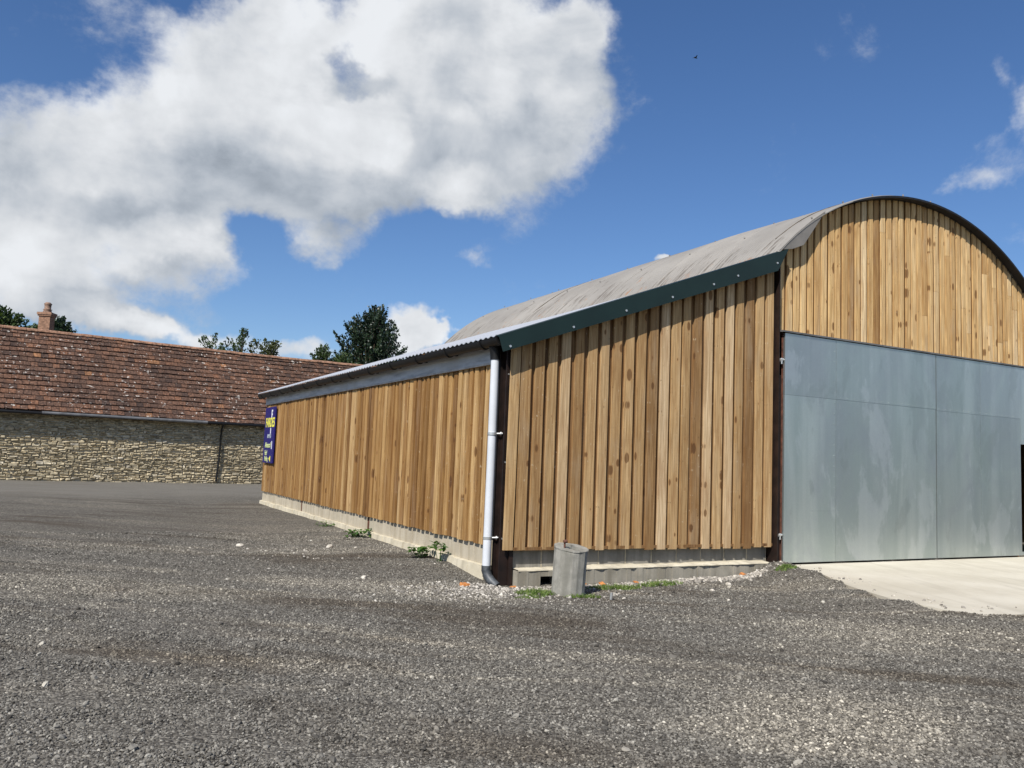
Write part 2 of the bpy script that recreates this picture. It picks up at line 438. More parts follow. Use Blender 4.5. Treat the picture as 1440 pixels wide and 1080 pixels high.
# ------------------------------------------------------------------ ground
APRON = [(9.86,9.34),(9.80,8.63),(9.48,8.05),(9.18,7.5),(8.99,7.05),(8.87,6.73),(8.80,6.21),(8.77,5.80),(8.88,5.53),(9.2,5.46),(9.55,5.50),(10.4,5.75),(11.6,6.3),(13.2,6.7),(15.0,6.9),(17.6,7.0),(17.6,9.34)]
AP = np.array(APRON)
def apron_sd(x, y):
    """signed distance to the apron outline, negative inside"""
    x = np.asarray(x, float); y = np.asarray(y, float)
    d = np.full(x.shape, 1e9); ins = np.zeros(x.shape, bool)
    n = len(AP)
    for i in range(n):
        a = AP[i]; b = AP[(i+1) % n]; e = b-a
        t = np.clip(((x-a[0])*e[0]+(y-a[1])*e[1])/(e@e), 0, 1)
        d = np.minimum(d, np.hypot(x-a[0]-t*e[0], y-a[1]-t*e[1]))
        cond = ((a[1] > y) != (b[1] > y))
        with np.errstate(divide='ignore', invalid='ignore'):
            xx = a[0] + (y-a[1])*e[0]/(e[1] if e[1] != 0 else 1e-12)
        ins ^= cond & (x < xx)
    return np.where(ins, -d, d)
def sstep(v, a, b):
    t = np.clip((v-a)/(b-a), 0, 1); return t*t*(3-2*t)
def wob(x, y):
    return (np.sin(x*1.7+y*.6+1)*np.sin(y*1.3-x*.5)*.012 + np.sin(x*4.1+2)*np.sin(y*3.7+x)*.006
            + np.sin(x*9.3+y*2.1)*np.sin(y*8.1-1.3*x)*.0035)
def apron_top(x, y): return .135 + .03*sstep(np.asarray(y, float), 7.5, 9.2)
def gh(x, y):
    x = np.asarray(x, float); y = np.asarray(y, float)
    h = wob(x, y)*sstep(np.hypot(x, y), .5, 3)
    # gravel banked up against the long wall
    h = h + .095*sstep(x, 3.2, 4.9)*sstep(y, 9.9, 11.2)*(1-sstep(y, 30, 36))
    sd = apron_sd(x, y)
    h = h + (.15+.03*sstep(y, 7.5, 9.2))*(1-sstep(sd, 0.02, 1.25))*(.85+.15*np.sin(x*5+y*7))
    # the little heap where boards, door post and slab meet
    h = h + .10*np.exp(-(((x-9.62)/.28)**2 + ((y-9.15)/.32)**2))
    h = np.where(sd < 0, np.minimum(h, .16 - 1.2*np.minimum(-sd, .25)), h)
    return h

def axis(lo, hi, fine_lo, fine_hi, step):
    a = list(np.arange(fine_lo, fine_hi+1e-6, step))
    s = step; v = fine_lo; left = []
    while v > lo: s *= 1.25; v -= s; left.append(v)
    s = step; v = fine_hi; right = []
    while v < hi: s *= 1.25; v += s; right.append(v)
    return np.array(left[::-1] + a + right)
gx = axis(-70, 80, 2.5, 13, .08); gy = axis(-60, 80, 3.5, 11.5, .08)
GX, GY = np.meshgrid(gx, gy)
GZ = gh(GX, GY)
me = bpy.data.meshes.new('gravel_yard')
nx, ny = len(gx), len(gy)
vs = np.stack([GX.ravel(), GY.ravel(), GZ.ravel()], 1)
I, J = np.meshgrid(np.arange(nx-1), np.arange(ny-1)); b0 = (J*nx+I).ravel()
fs = np.stack([b0, b0+1, b0+nx+1, b0+nx], 1)
me.from_pydata(vs.tolist(), [], fs.tolist()); me.polygons.foreach_set('use_smooth', [True]*len(fs))
me.materials.append(M['ground'])
o = bpy.data.objects.new('gravel_yard', me); COL.objects.link(o); tag(o, kind='structure')
mb = MB(); mb.add([(-1500,-1500,-.35),(1500,-1500,-.35),(1500,1500,-.35),(-1500,1500,-.35)], [(0,1,2,3)])
tag(mb.build('ground', M['field']), kind='structure')

# concrete apron in front of the doors
mb = MB()
outline = []
for i in range(len(APRON)):
    a = Vector(APRON[i]); b = Vector(APRON[(i+1) % len(APRON)])
    n = max(1, int((b-a).length/.12)) if i < len(APRON)-2 and a.y < 9.3 else 1
    for k in range(n):
        p = a.lerp(b, k/n); j = .012 if n > 1 else 0
        outline.append((p.x+random.uniform(-j, j), p.y+random.uniform(-j, j)))
mesh_pts = [(x, y, float(apron_top(x, y))) for x, y in outline]
import bmesh
bm = bmesh.new()
top = [bm.verts.new(p) for p in mesh_pts]; bot = [bm.verts.new((p[0], p[1], -.05)) for p in mesh_pts]
n = len(top)
f = bm.faces.new(top)
for i in range(n): bm.faces.new((bot[i], bot[(i+1)%n], top[(i+1)%n], top[i]))
bmesh.ops.triangulate(bm, faces=[f])
bmesh.ops.recalc_face_normals(bm, faces=bm.faces)
me = bpy.data.meshes.new('concrete_apron'); bm.to_mesh(me); bm.free(); me.materials.append(M['apron'])
o = bpy.data.objects.new('concrete_apron', me); COL.objects.link(o); tag(o, kind='structure')

# ------------------------------------------------------------------ loose stones (uncountable: geometry-node instances)
def scatter(name, pts, mat, size, tints, flat=.65):
    n = len(pts)
    me = bpy.data.meshes.new(name)
    me.vertices.add(n); me.vertices.foreach_set('co', pts.astype(np.float32).ravel())
    def at(nm, typ, val, key):
        a = me.attributes.new(nm, typ, 'POINT'); a.data.foreach_set(key, val.astype(np.float32).ravel())
    at('tint', 'FLOAT', tints, 'value')
    at('rot', 'FLOAT_VECTOR', RNG.uniform(0, 6.283, (n, 3))*np.array([.12, .12, 1]), 'vector')
    sc = size[:, None]*np.stack([RNG.uniform(.8, 1.35, n), RNG.uniform(.7, 1.05, n), RNG.uniform(.45, .8, n)*flat/.65], 1)
    at('scl', 'FLOAT_VECTOR', sc, 'vector')
    me.update()
    ob = bpy.data.objects.new(name, me); COL.objects.link(ob)
    ng = bpy.data.node_groups.new(name, 'GeometryNodeTree')
    ng.interface.new_socket('Geometry', in_out='INPUT', socket_type='NodeSocketGeometry')
    ng.interface.new_socket('Geometry', in_out='OUTPUT', socket_type='NodeSocketGeometry')
    N = ng.nodes; Lk = ng.links.new
    gi = N.new('NodeGroupInput'); go = N.new('NodeGroupOutput')
    g2i = N.new('GeometryNodeGeometryToInstance')
    for k in range(5):
        ico = N.new('GeometryNodeMeshIcoSphere'); ico.inputs['Radius'].default_value = 1; ico.inputs['Subdivisions'].default_value = 2
        ps = N.new('GeometryNodeInputPosition'); nz = N.new('ShaderNodeTexNoise'); nz.noise_dimensions = '4D'
        nz.inputs['W'].default_value = k*7.3; nz.inputs['Scale'].default_value = .9; nz.inputs['Detail'].default_value = 1
        sub = N.new('ShaderNodeVectorMath'); sub.operation = 'SUBTRACT'; sub.inputs[1].default_value = (.5,.5,.5)
        mul = N.new('ShaderNodeVectorMath'); mul.operation = 'SCALE'; mul.inputs['Scale'].default_value = 1.5
        sp = N.new('GeometryNodeSetPosition')
        Lk(ps.outputs[0], nz.inputs['Vector']); Lk(nz.outputs['Color'], sub.inputs[0]); Lk(sub.outputs[0], mul.inputs[0])
        Lk(ico.outputs[0], sp.inputs['Geometry']); Lk(mul.outputs[0], sp.inputs['Offset'])
        smt = N.new('GeometryNodeSetShadeSmooth'); smt.inputs['Shade Smooth'].default_value = False
        Lk(sp.outputs[0], smt.inputs[0])
        mt = N.new('GeometryNodeSetMaterial'); mt.inputs['Material'].default_value = mat
        Lk(smt.outputs[0], mt.inputs[0]); Lk(mt.outputs[0], g2i.inputs[0])
    iop = N.new('GeometryNodeInstanceOnPoints'); iop.inputs['Pick Instance'].default_value = True
    def na(nm):
        a = N.new('GeometryNodeInputNamedAttribute'); a.data_type = 'FLOAT_VECTOR'; a.inputs['Name'].default_value = nm; return a.outputs[0]
    m2p = N.new('GeometryNodeMeshToPoints')
    Lk(gi.outputs[0], m2p.inputs[0]); Lk(m2p.outputs[0], iop.inputs['Points']); Lk(g2i.outputs[0], iop.inputs['Instance'])
    Lk(na('rot'), iop.inputs['Rotation']); Lk(na('scl'), iop.inputs['Scale'])
    Lk(iop.outputs[0], go.inputs[0])
    ob.modifiers.new('scatter', 'NODES').node_group = ng
    me.materials.append(mat)
    return ob

def field_pts(n, r0, r1, half):
    r = RNG.uniform(r0, r1, n); a = np.radians(28.2) + RNG.uniform(-half, half, n)
    return r*np.sin(a), r*np.cos(a)
def clear(x, y, m=0.0):
    return ((x < 5.0) | (y < 9.33)) & (np.hypot(x-5.56, y-8.68) > .24) & (apron_sd(x, y) > m)
N1 = 420000
x, y = field_pts(N1, 3.0, 17.0, R(41))
k = clear(x, y, -.04+.05*0)
# coverage varies in drifts, as wheels leave it
dens = .62 + .38*np.sin(x*1.1+y*.7+np.sin(y*1.9)*1.3)*np.sin(y*1.25-x*.4+np.sin(x*1.3))
k &= RNG.uniform(0, 1, N1) < np.clip(dens+.18, 0, 1)
x, y = x[k], y[k]; n = len(x)
sz = .0044 + .0066*RNG.uniform(0, 1, n)**2.0
big = RNG.uniform(0, 1, n) < .016; sz = np.where(big, sz*RNG.uniform(1.5, 2.4, n), sz)
z = gh(x, y) + sz*.25
tint = np.clip(RNG.normal(.47, .26, n), 0, .95); tint = np.where(RNG.uniform(0, 1, n) < .004, 1.0, tint)
tag(scatter('gravel', np.stack([x, y, z], 1), M['gravel'], sz, tint), kind='stuff', label='dark grey loose gravel covering the yard', cat='gravel')

# pale limestone chippings round the downpipe and along the front footing
def blob(cx, cy, sx, sy, n): return RNG.normal(cx, sx, n), RNG.normal(cy, sy, n)
xs, ys = [], []
for (cx, cy, sx, sy, n) in ((4.80,9.28,.30,.26,900),(5.3,9.12,.42,.16,560),(4.3,9.3,.5,.32,420),(4.7,8.7,.6,.3,220),(6.3,9.20,.35,.09,500),(7.3,9.22,.5,.09,1000),(8.3,9.22,.45,.10,1300),(8.9,9.24,.25,.08,420),
                           (3.6,13.4,.5,.5,90),(5.6,8.4,.6,.25,130),(9.2,8.6,.5,.5,40),(2.9,10.8,1.6,1.6,70),(7.2,7.4,1.6,.9,60),(8.2,5.9,.7,.5,40),(9.9,7.9,.25,.5,50),(9.2,6.2,.3,.4,40)):
    a, b = blob(cx, cy, sx, sy, n); xs.append(a); ys.append(b)
x = np.concatenate(xs); y = np.concatenate(ys); k = clear(x, y, -.45); x, y = x[k], y[k]; n = len(x)
sz = .007 + .015*RNG.uniform(0, 1, n)**2.4; sz = sz*np.where((x > 7.2) & (y > 9.0), 1.35, 1.0); z = np.where(apron_sd(x, y) < 0, apron_top(x, y), gh(x, y)) + sz*.3
tag(scatter('limestone_chippings', np.stack([x, y, z], 1), M['chips'], sz, RNG.uniform(0, 1, n)), kind='stuff', label='pale limestone chippings strewn along the foot of the barn', cat='chippings')

# ------------------------------------------------------------------ timber barn
barn = empty('barn', (5.06, 9.45, 0), 'round roofed barn clad in vertical timber boards with grey metal doors', 'barn')
CXA, CZA, RA = 13.245, 1.526, 5.018          # arch of the main roof
YF, YE = 9.30, 24.35                          # front and far edge of the roof
def lean_z(x): return 3.213 + .379*(x-4.85)   # top of the lean-to roof
def arch_z(x, r=RA): return CZA + math.sqrt(max(0, r*r-(x-CXA)**2))

def boards_front(mb, x0, x1, pitch, wid, zb, zt, yface, th=.022, jit=.006, joints=0.0, ragged=.012, tone=None):
    x = x0; i = 0
    while x < x1 - .03:
        w = wid*random.uniform(.93, 1.06); w = min(w, x1-x)
        tl = random.uniform(-.004, .004)
        yo = yface + random.uniform(0, jit); tw = random.uniform(-.003, .003); lean = random.uniform(-.004, .004)
        zb0 = (zb(x) if callable(zb) else zb) + random.uniform(-ragged, ragged)
        cuts = [zb0]
        zt0, zt1 = zt(x), zt(x+w)
        if random.random() < (joints(x) if callable(joints) else joints) and min(zt0, zt1)-zb0 > .9:
            cuts.append(zb0 + random.uniform(.2, .8)*(min(zt0, zt1)-zb0))
        for k, z0 in enumerate(cuts):
            r = random.random() if tone is None else tone()
            last = k == len(cuts)-1
            za, zbq = (zt0, zt1) if last else (cuts[k+1]-.004, cuts[k+1]-.004)
            y2 = yo + (random.uniform(-.002, .003) if k else 0)
            if za - z0 < .02: continue
            mb.hexa([(x+lean,y2+tw,z0),(x+w+lean,y2-tw,z0),(x+w+lean,y2+th,z0),(x+lean,y2+th,z0),
                     (x,y2+tw,za),(x+w,y2-tw,zbq),(x+w,y2+th,zbq),(x,y2+th,za)], r)
        x += pitch*random.uniform(.96, 1.04); i += 1

def boards_side(mb, y0, y1, pitch, wid, zb, zt, xface, th=.022, jit=.006, ragged=.008):
    y = y0
    while y < y1 - .03:
        w = min(wid*random.uniform(.88, 1.08), y1-y)
        xo = xface + random.uniform(0, jit); tw = random.uniform(-.004, .004); ln = random.uniform(-.006, .006)
        z0 = zb + random.uniform(-ragged, ragged)
        z1 = zt(y)
        mb.hexa([(xo+tw,y+ln,z0),(xo+th,y+ln,z0),(xo+th,y+w+ln,z0),(xo-tw,y+w+ln,z0),
                 (xo+tw,y,z1),(xo+th,y,z1),(xo+th,y+w,z1),(xo-tw,y+w,z1)], random.random())
        y += pitch*random.uniform(.95, 1.05)

# lean-to front
mb = MB()
zt = lambda x: lean_z(x) - .12
zbl = lambda x: .447 - .006*(x-5.06)
mb.hexa([(5.045,9.452,.45),(5.175,9.446,.45),(5.175,9.486,.45),(5.045,9.486,.45),(5.06,9.452,zt(5.06)),(5.19,9.446,zt(5.19)),(5.19,9.486,zt(5.19)),(5.06,9.486,zt(5.06))], .42)
boards_front(mb, 5.205, 9.745,  .2065, .144, zbl, zt, 9.443, th=.034, jit=.008)
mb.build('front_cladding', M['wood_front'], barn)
mb = MB()
boards_front(mb, 5.10, 9.74, .2065, .203, lambda x: .452, zt, 9.486, th=.02, jit=.001, ragged=.004, tone=lambda: random.uniform(0, .8))
mb.build('backing_boards', M['wood_dark'], barn)
mb = MB(); mb.box(5.19, 9.74, 9.449, 9.485, .444, .485); mb.build('sun_stop_strip', M['wood_dark'], barn)  # added strip that stops sun slots falling on the plinth
# gable above the doors
mb = MB()
gz = lambda x: arch_z(x, RA-.05) if x > 10.3 else min(arch_z(x, RA-.05), 5.30)
def tone_g(): return min(1, max(0, random.gauss(.55, .26)))
boards_front(mb, 9.842, 16.55, .1615, .116, lambda x: 3.80, gz, 9.448, th=.024, joints=lambda x: .12 if x < 12.2 else .5, jit=.014, tone=tone_g)
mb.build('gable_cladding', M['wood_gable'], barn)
mb = MB()
boards_front(mb, 9.86, 16.55, .161, .159, lambda x: 3.80, lambda x: arch_z(x, RA-.07), 9.490, th=.018, jit=.001)
mb.build('backing_boards', M['wood_dark'], barn)
# the matching lean-to on the far side and the closing walls
mb = MB()
boards_front(mb, 17.62, 21.3, .2065, .17, .42, lambda x: lean_z(2*CXA-x)-.12, 9.443)
boards_front(mb, 17.62, 21.3, .2065, .2, .42, lambda x: lean_z(2*CXA-x)-.12, 9.470, jit=.001)
mb.build('front_cladding', M['wood_front'], barn)
mb = MB()
boards_side(mb, 10.06, 24.22, .178, .124, .458, lambda y: 2.885, 5.040, th=.034, jit=.018)
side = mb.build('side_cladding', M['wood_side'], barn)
mb = MB()
boards_side(mb, 10.06, 24.22, .192, .190, .463, lambda y: 2.885, 5.085, th=.012, jit=.001, ragged=.003)
mb.build('backing_boards', M['wood_dark'], barn)
# near-black sheets standing in for interior darkness, rear wall, far wall: the shell is closed
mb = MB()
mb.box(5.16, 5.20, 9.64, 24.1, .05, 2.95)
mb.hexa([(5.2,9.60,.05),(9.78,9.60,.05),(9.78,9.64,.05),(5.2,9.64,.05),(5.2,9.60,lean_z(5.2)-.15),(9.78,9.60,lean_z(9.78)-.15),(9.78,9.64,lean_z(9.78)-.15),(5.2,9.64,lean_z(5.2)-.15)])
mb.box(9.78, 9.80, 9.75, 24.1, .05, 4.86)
mb.build('interior_dark', M['interior'], barn)
mb = MB()
def slab(pts, y0, y1):
    n = len(pts)
    mb.add([(p[0],y0,p[1]) for p in pts] + [(p[0],y1,p[1]) for p in pts], [tuple(range(n)), tuple(range(2*n-1, n-1, -1))] + [(i,n+i,n+(i+1)%n,(i+1)%n) for i in range(n)])
slab([(9.81,.05),(16.66,.05)] + [(x, arch_z(x, RA-.10)) for x in np.linspace(16.66, 9.81, 25)], 21.9, 22.0)
slab([(5.1,.05),(9.8,.05),(9.8,4.85),(5.1,3.1)], 24.1, 24.2)
slab([(16.7,.05),(21.2,.05),(21.2,3.1),(16.7,4.85)], 24.1, 24.2)
mb.box(16.68, 16.7, 9.75, 24.1, .05, 4.85)
mb.box(21.2, 21.3, 9.5, 24.2, .05, 3.1)
mb.build('rear_wall', M['wood_dark'], barn)

# plinth: side bays with steel posts showing between them
for (a, b) in ((9.97, 14.87), (14.99, 19.78), (19.90, 24.25)):
    mb = MB(); y = a
    while y < b-.01:
        e = min(y+.46, b); mb.bbox(5.098+random.uniform(0,.004), 5.158, y+.002, e-.002, .19, .52, .004); y = e
    mb.build('plinth', M['plinth'], barn)
mb = MB()
y = 9.98
while y < 24.3:
    e = min(y+.5, 24.3); j = random.uniform(-.012, .012)
    mb.hexa([(5.02+j,y,-.15),(5.15,y,-.15),(5.15,e,-.15),(5.02+j,e,-.15),(5.05+j,y,.185+j*.6),(5.15,y,.20),(5.15,e,.20),(5.05+j,e,.185+j*.6)]); y = e
mb.build('footing', M['footing'], barn)
for yc in (14.93, 19.84):
    mb = MB(); mb.box(5.105, 5.16, yc-.055, yc+.055, .1, .5); mb.build('steel_post', M['steel_rust'], barn)
# front plinth of grey blocks, and its cream footing with broken spots
mb = MB(); x = 5.22
while x < 9.70:
    e = min(x+.455, 9.72); mb.bbox(x+.007, e-.007, 9.555+random.uniform(0,.004), 9.598, .195, .50, .005); x = e
mb.build('plinth', M['block'], barn)
mb = MB(); mb.box(5.22, 9.72, 9.562, 9.597, .19, .49, .9); mb.build('mortar_bed', M['mortar'], barn)
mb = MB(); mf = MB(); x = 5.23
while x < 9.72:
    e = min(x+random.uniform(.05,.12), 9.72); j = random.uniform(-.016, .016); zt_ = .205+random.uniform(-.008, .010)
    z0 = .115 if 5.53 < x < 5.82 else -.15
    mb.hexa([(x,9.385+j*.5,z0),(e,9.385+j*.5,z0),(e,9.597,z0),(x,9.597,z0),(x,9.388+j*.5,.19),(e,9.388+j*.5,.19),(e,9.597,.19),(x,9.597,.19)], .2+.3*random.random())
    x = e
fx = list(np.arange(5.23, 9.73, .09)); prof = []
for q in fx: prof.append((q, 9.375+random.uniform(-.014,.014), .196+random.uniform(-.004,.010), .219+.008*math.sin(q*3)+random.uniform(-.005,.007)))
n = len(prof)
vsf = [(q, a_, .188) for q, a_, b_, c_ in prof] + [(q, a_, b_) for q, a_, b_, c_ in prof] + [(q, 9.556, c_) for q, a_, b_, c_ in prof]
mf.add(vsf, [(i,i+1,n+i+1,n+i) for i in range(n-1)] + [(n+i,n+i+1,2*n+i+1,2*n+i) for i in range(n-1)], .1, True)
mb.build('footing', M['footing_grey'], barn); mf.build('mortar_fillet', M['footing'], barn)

# steel posts
mb = MB()
mb.box(5.03, 5.155, 9.53, 9.545, 0, 3.05); mb.box(5.085, 5.10, 9.545, 9.72, 0, 3.05); mb.box(5.03, 5.155, 9.72, 9.735, 0, 3.05)
mb.box(5.158, 5.215, 9.50, 9.60, 0, .60)
post1 = mb.build('steel_post', M['steel_maroon'], barn)
mb = MB(); mb.tube([(5.06,9.528,0),(5.06,9.518,0)], .012, 8); scr = mb.build('screw', M['zinc'], post1, origin=(5.06,9.53,2.72)); scr.data.transform(Matrix.Translation(Vector((0,0,2.72))))
for dz in (-1.15, -2.13): duplicate(scr, post1, (0,0,dz))
mb = MB(); mb.box(5.02, 5.05, 9.94, 9.965, .05, 2.95); mb.build('steel_post', M['steel_maroon'], barn)
mb = MB()
mb.box(9.752, 9.767, 9.36, 9.60, .12, 5.02); mb.box(9.767, 9.83, 9.52, 9.535, .12, 5.02)
mb.box(9.79, 9.815, 9.44, 9.50, .12, 3.5)
mb.build('steel_post', M['steel_maroon'], barn)
mb = MB(); mb.box(9.77, 9.838, 9.392, 9.405, .16, 3.10); mb.build('door_guide', M['steel_maroon'], barn)

# roofs ------------------------------------------------------------------
def arched_sheet():
    mb = MB()
    a0, a1 = math.radians(138.8), math.radians(41.2); na = 32
    YM = 22.15; bays = np.arange(YF, YM-.2, 1.51); pit = .076
    for bi, yb in enumerate(bays):
        ye = min(yb+1.53, YM); off = .004*(bi % 2); rb = random.random()
        m = int((ye-yb)/pit*5); ysamp = np.linspace(yb, ye, m+1)
        def sagf(y_): return .012*math.sin(y_*.55+1)+.006*math.sin(y_*1.7)-.03*float(sstep(y_, 17, 22.15))
        g = []
        for yy in ysamp:
            a0 = math.radians(135.6 + 3.2*float(sstep(yy, 9.32, 9.9)))
            rr = RA + off + sagf(yy) + .010*math.cos(2*math.pi*yy/pit)
            for k in range(na+1):
                a = a0+(a1-a0)*k/na
                ex = 0
                if k == 0: ex = .02*math.sin(yy*7.3)*math.sin(yy*2.1)
                g.append((CXA+rr*math.cos(a)-ex*.7, yy, CZA+rr*math.sin(a)-ex*.7))
        W = na+1
        fs = [(i*W+k, i*W+k+1, (i+1)*W+k+1, (i+1)*W+k) for i in range(m) for k in range(na)]
        mb.add(g, fs, rb, True)
        for j in range(0, 2):   # thin lip so the sheet has a thickness at its ends
            yy = (yb, ye)[j]; a0 = math.radians(135.6 + 3.2*float(sstep(yy, 9.32, 9.9)))
            lip = []
            for k in range(na+1):
                a = a0+(a1-a0)*k/na; r1 = RA+off+sagf(yy)+.010*math.cos(2*math.pi*yy/pit)
                lip += [(CXA+r1*math.cos(a), yy, CZA+r1*math.sin(a)), (CXA+(r1-.014)*math.cos(a), yy, CZA+(r1-.014)*math.sin(a))]
            mb.add(lip, [(2*k,2*k+1,2*k+3,2*k+2) for k in range(na)], rb)
        for k in range(5, na-4, 3):   # hook bolts along the lap
            a = a0+(a1-a0)*(k+random.uniform(-.2,.2))/na; r1 = RA+.02
            c = Vector((CXA+r1*math.cos(a), yb+.06, CZA+r1*math.sin(a))); nn = Vector((math.cos(a), 0, math.sin(a)))
            mb.tube([c-nn*.01, c+nn*.022], .014, 6, rnd=rb)
    for yc, k0, k1 in ((9.75,3,16),(12.35,2,11),(14.9,2,10),(17.4,2,9)):   # dark open laps
        vs = []
        for k in range(k0*2, k1*2+1):
            a = math.radians(138.8)+(a1-math.radians(138.8))*k/(2*na); r1 = RA+.012-.012*float(sstep(yc, 11, 18)); w_ = .004+.012*math.sin(math.pi*(k-k0*2)/(2*(k1-k0)))*random.uniform(.5,1.2)
            for dy, dr in ((-w_,0),(w_,0),(w_,-.02),(-w_,-.02)): vs.append((CXA+(r1+dr)*math.cos(a), yc+dy+.02*math.sin(k*.6), CZA+(r1+dr)*math.sin(a)))
        m_ = len(vs)//4
        cracks.add(vs, [(4*i+j, 4*i+(j+1)%4, 4*i+4+(j+1)%4, 4*i+4+j) for i in range(m_-1) for j in range(4)], .5)
        cracks.build('lap_seam', M['bark'], barn); cracks.__init__()
    return mb
cracks = MB()
arched_sheet().build('arched_roof', M['roof'], barn)
mb = MB()   # near-black strip painting the shade under the curved front edge
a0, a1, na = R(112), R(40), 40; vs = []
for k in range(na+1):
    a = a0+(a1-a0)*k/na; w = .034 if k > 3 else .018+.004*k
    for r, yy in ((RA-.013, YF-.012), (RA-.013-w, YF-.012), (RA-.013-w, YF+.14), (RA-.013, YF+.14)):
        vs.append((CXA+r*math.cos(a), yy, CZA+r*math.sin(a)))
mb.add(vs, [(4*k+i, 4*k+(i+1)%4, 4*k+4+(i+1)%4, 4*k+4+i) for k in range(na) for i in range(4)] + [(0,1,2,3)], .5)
mb.build('verge_shade_strip', M['near_black'], barn)
def lean_roof(mirror):
    lz = lambda x: 3.206 + .3565*(x-4.8)
    mb = MB(); pit = .076*2; ys = np.arange(9.365, YE, pit/6); xs = [4.80, 6.4, 8.0, 9.6]
    g = []
    for yy in ys:
        for xx in xs:
            z = lz(xx) + .010*math.cos(2*math.pi*yy/pit) + .006*math.sin(yy*1.1)
            g.append(((2*CXA-xx) if mirror else xx, yy, z))
    for yy in ys:
        for xx in xs:
            z = lz(xx) + .010*math.cos(2*math.pi*yy/pit) + .006*math.sin(yy*1.1) - .012
            g.append(((2*CXA-xx) if mirror else xx, yy, z))
    W = len(xs); m = len(ys); T = W*m
    fs = [(i*W+k, i*W+k+1, (i+1)*W+k+1, (i+1)*W+k) for i in range(m-1) for k in range(W-1)]
    fs += [(T+a, T+d, T+c, T+b) for a, b, c, d in fs]
    fs += [(i*W, (i+1)*W, T+(i+1)*W, T+i*W) for i in range(m-1)]
    fs += [(k, T+k, T+k+1, k+1) for k in range(W-1)]
    mb.add(g, fs, .5); return mb
lean_roof(False).build('lean_to_roof', M['sheet'], barn)
lean_roof(True).build('lean_to_roof', M['sheet'], barn)
# green verge flashing with its screws
mb = MB()
def vz(x): return lean_z(x) - .010
mb.hexa([(4.84,9.288,vz(4.84)-.225),(9.64,9.288,vz(9.64)-.295),(9.64,9.296,vz(9.64)-.295),(4.84,9.296,vz(4.84)-.225),
         (4.77,9.288,vz(4.77)),(9.86,9.288,vz(9.86)),(9.86,9.296,vz(9.86)),(4.77,9.296,vz(4.77))], .5)
mb.hexa([(4.77,9.296,vz(4.77)-.012),(9.86,9.296,vz(9.86)-.012),(9.86,9.36,vz(9.86)+.012),(4.77,9.36,vz(4.77)+.012),
         (4.77,9.288,vz(4.77)+.003),(9.86,9.288,vz(9.86)+.003),(9.86,9.36,vz(9.86)+.016),(4.77,9.36,vz(4.77)+.016)], .5)
verge = mb.build('verge_flashing', M['green'], barn)
scr = None
for (sx, sz) in ((4.939,3.054),(5.887,3.409),(6.744,3.736),(7.553,4.032),(8.325,4.326),(8.802,4.523),(9.62,4.842)):
    if scr is None:
        mb = MB(); mb.tube([(sx,9.288,sz),(sx,9.278,sz)], .016, 8); scr = mb.build('screw', M['zinc'], verge, origin=(sx,9.288,sz)); s0 = (sx, sz)
    else: duplicate(scr, verge, (sx-s0[0], 0, sz-s0[1]))
# flat grey flashing closing the foot of the arch
mb = MB()
pl = [(9.66,5.07),(9.97,5.13),(10.22,5.235),(10.72,5.885),(10.40,5.67),(10.05,5.395),(9.70,5.08)]
n = len(pl)
mb.add([(p[0],9.308,p[1]) for p in pl]+[(p[0],9.316,p[1]) for p in pl], [tuple(range(n)), tuple(range(2*n-1,n-1,-1))]+[(i,n+i,n+(i+1)%n,(i+1)%n) for i in range(n)], .4)
mb.build('gable_flashing', M['gusset'], barn)

# eaves: beam, trim, gutter, downpipe
mb = MB(); y = 9.93
while y < 24.3:
    e = min(y+3.05, 24.3); mb.box(5.035+random.uniform(0,.004), 5.10, y+.003, e-.003, 2.915, 3.16); y = e
beam = mb.build('eaves_beam', M['beam'], barn)
mb = MB(); mb.box(5.018, 5.10, 9.96, 24.28, 2.885, 2.914); mb.build('trim_strip', M['white_trim'], beam)
def gutter_pts(r, y): return [(4.895+r*1.05*math.cos(a), y, 3.178+1.2*r*math.sin(a)) for a in np.linspace(math.pi, 2*math.pi, 11)]
mb = MB()
g0, g1 = gutter_pts(.082, 9.44), gutter_pts(.082, 24.4); h0, h1 = gutter_pts(.076, 9.44), gutter_pts(.076, 24.4)
for A, B, fl in ((g0, g1, 0), (h0, h1, 1)):
    mb.add(A+B, [((i,i+1,12+i,11+i) if fl else (i,11+i,12+i,i+1)) for i in range(10)], .5, True)
mb.add(g0, [tuple(range(11))], .5); mb.add(g1, [tuple(range(10,-1,-1))], .5)
gut = mb.build('gutter', M['black_plastic'], barn)
br = None
for yb in np.arange(9.95, 24.2, 1.17):
    if br is None:
        mb = MB(); a = gutter_pts(.094, yb-.03); b = gutter_pts(.094, yb+.03)
        mb.add(a+b, [(i,11+i,12+i,i+1) for i in range(10)], .5, True)
        ai = gutter_pts(.084, yb-.03); bi = gutter_pts(.084, yb+.03)
        mb.add(a+ai, [(i,i+1,12+i,11+i) for i in range(10)], .5); mb.add(b+bi, [(i,11+i,12+i,i+1) for i in range(10)], .5)
        mb.box(4.965, 5.034, yb-.02, yb+.02, 3.10, 3.15)
        br = mb.build('gutter_bracket', M['black_plastic'], gut, origin=(4.9, yb, 3.1)); y0b = yb
    else: duplicate(br, gut, (0, yb-y0b, 0))
mb = MB(); mb.tube([(4.93,9.73,3.10),(4.95,9.73,3.03),(4.955,9.73,2.92)], [.075,.07,.066], 16); mb.build('gutter_outlet', M['black_plastic'], gut)
mb = MB(); mb.tube([(4.955,9.73,2.99),(4.953,9.725,1.5),(4.945,9.72,.205)], .056, 20); pipe = mb.build('downpipe', M['pipe_grey'], barn)
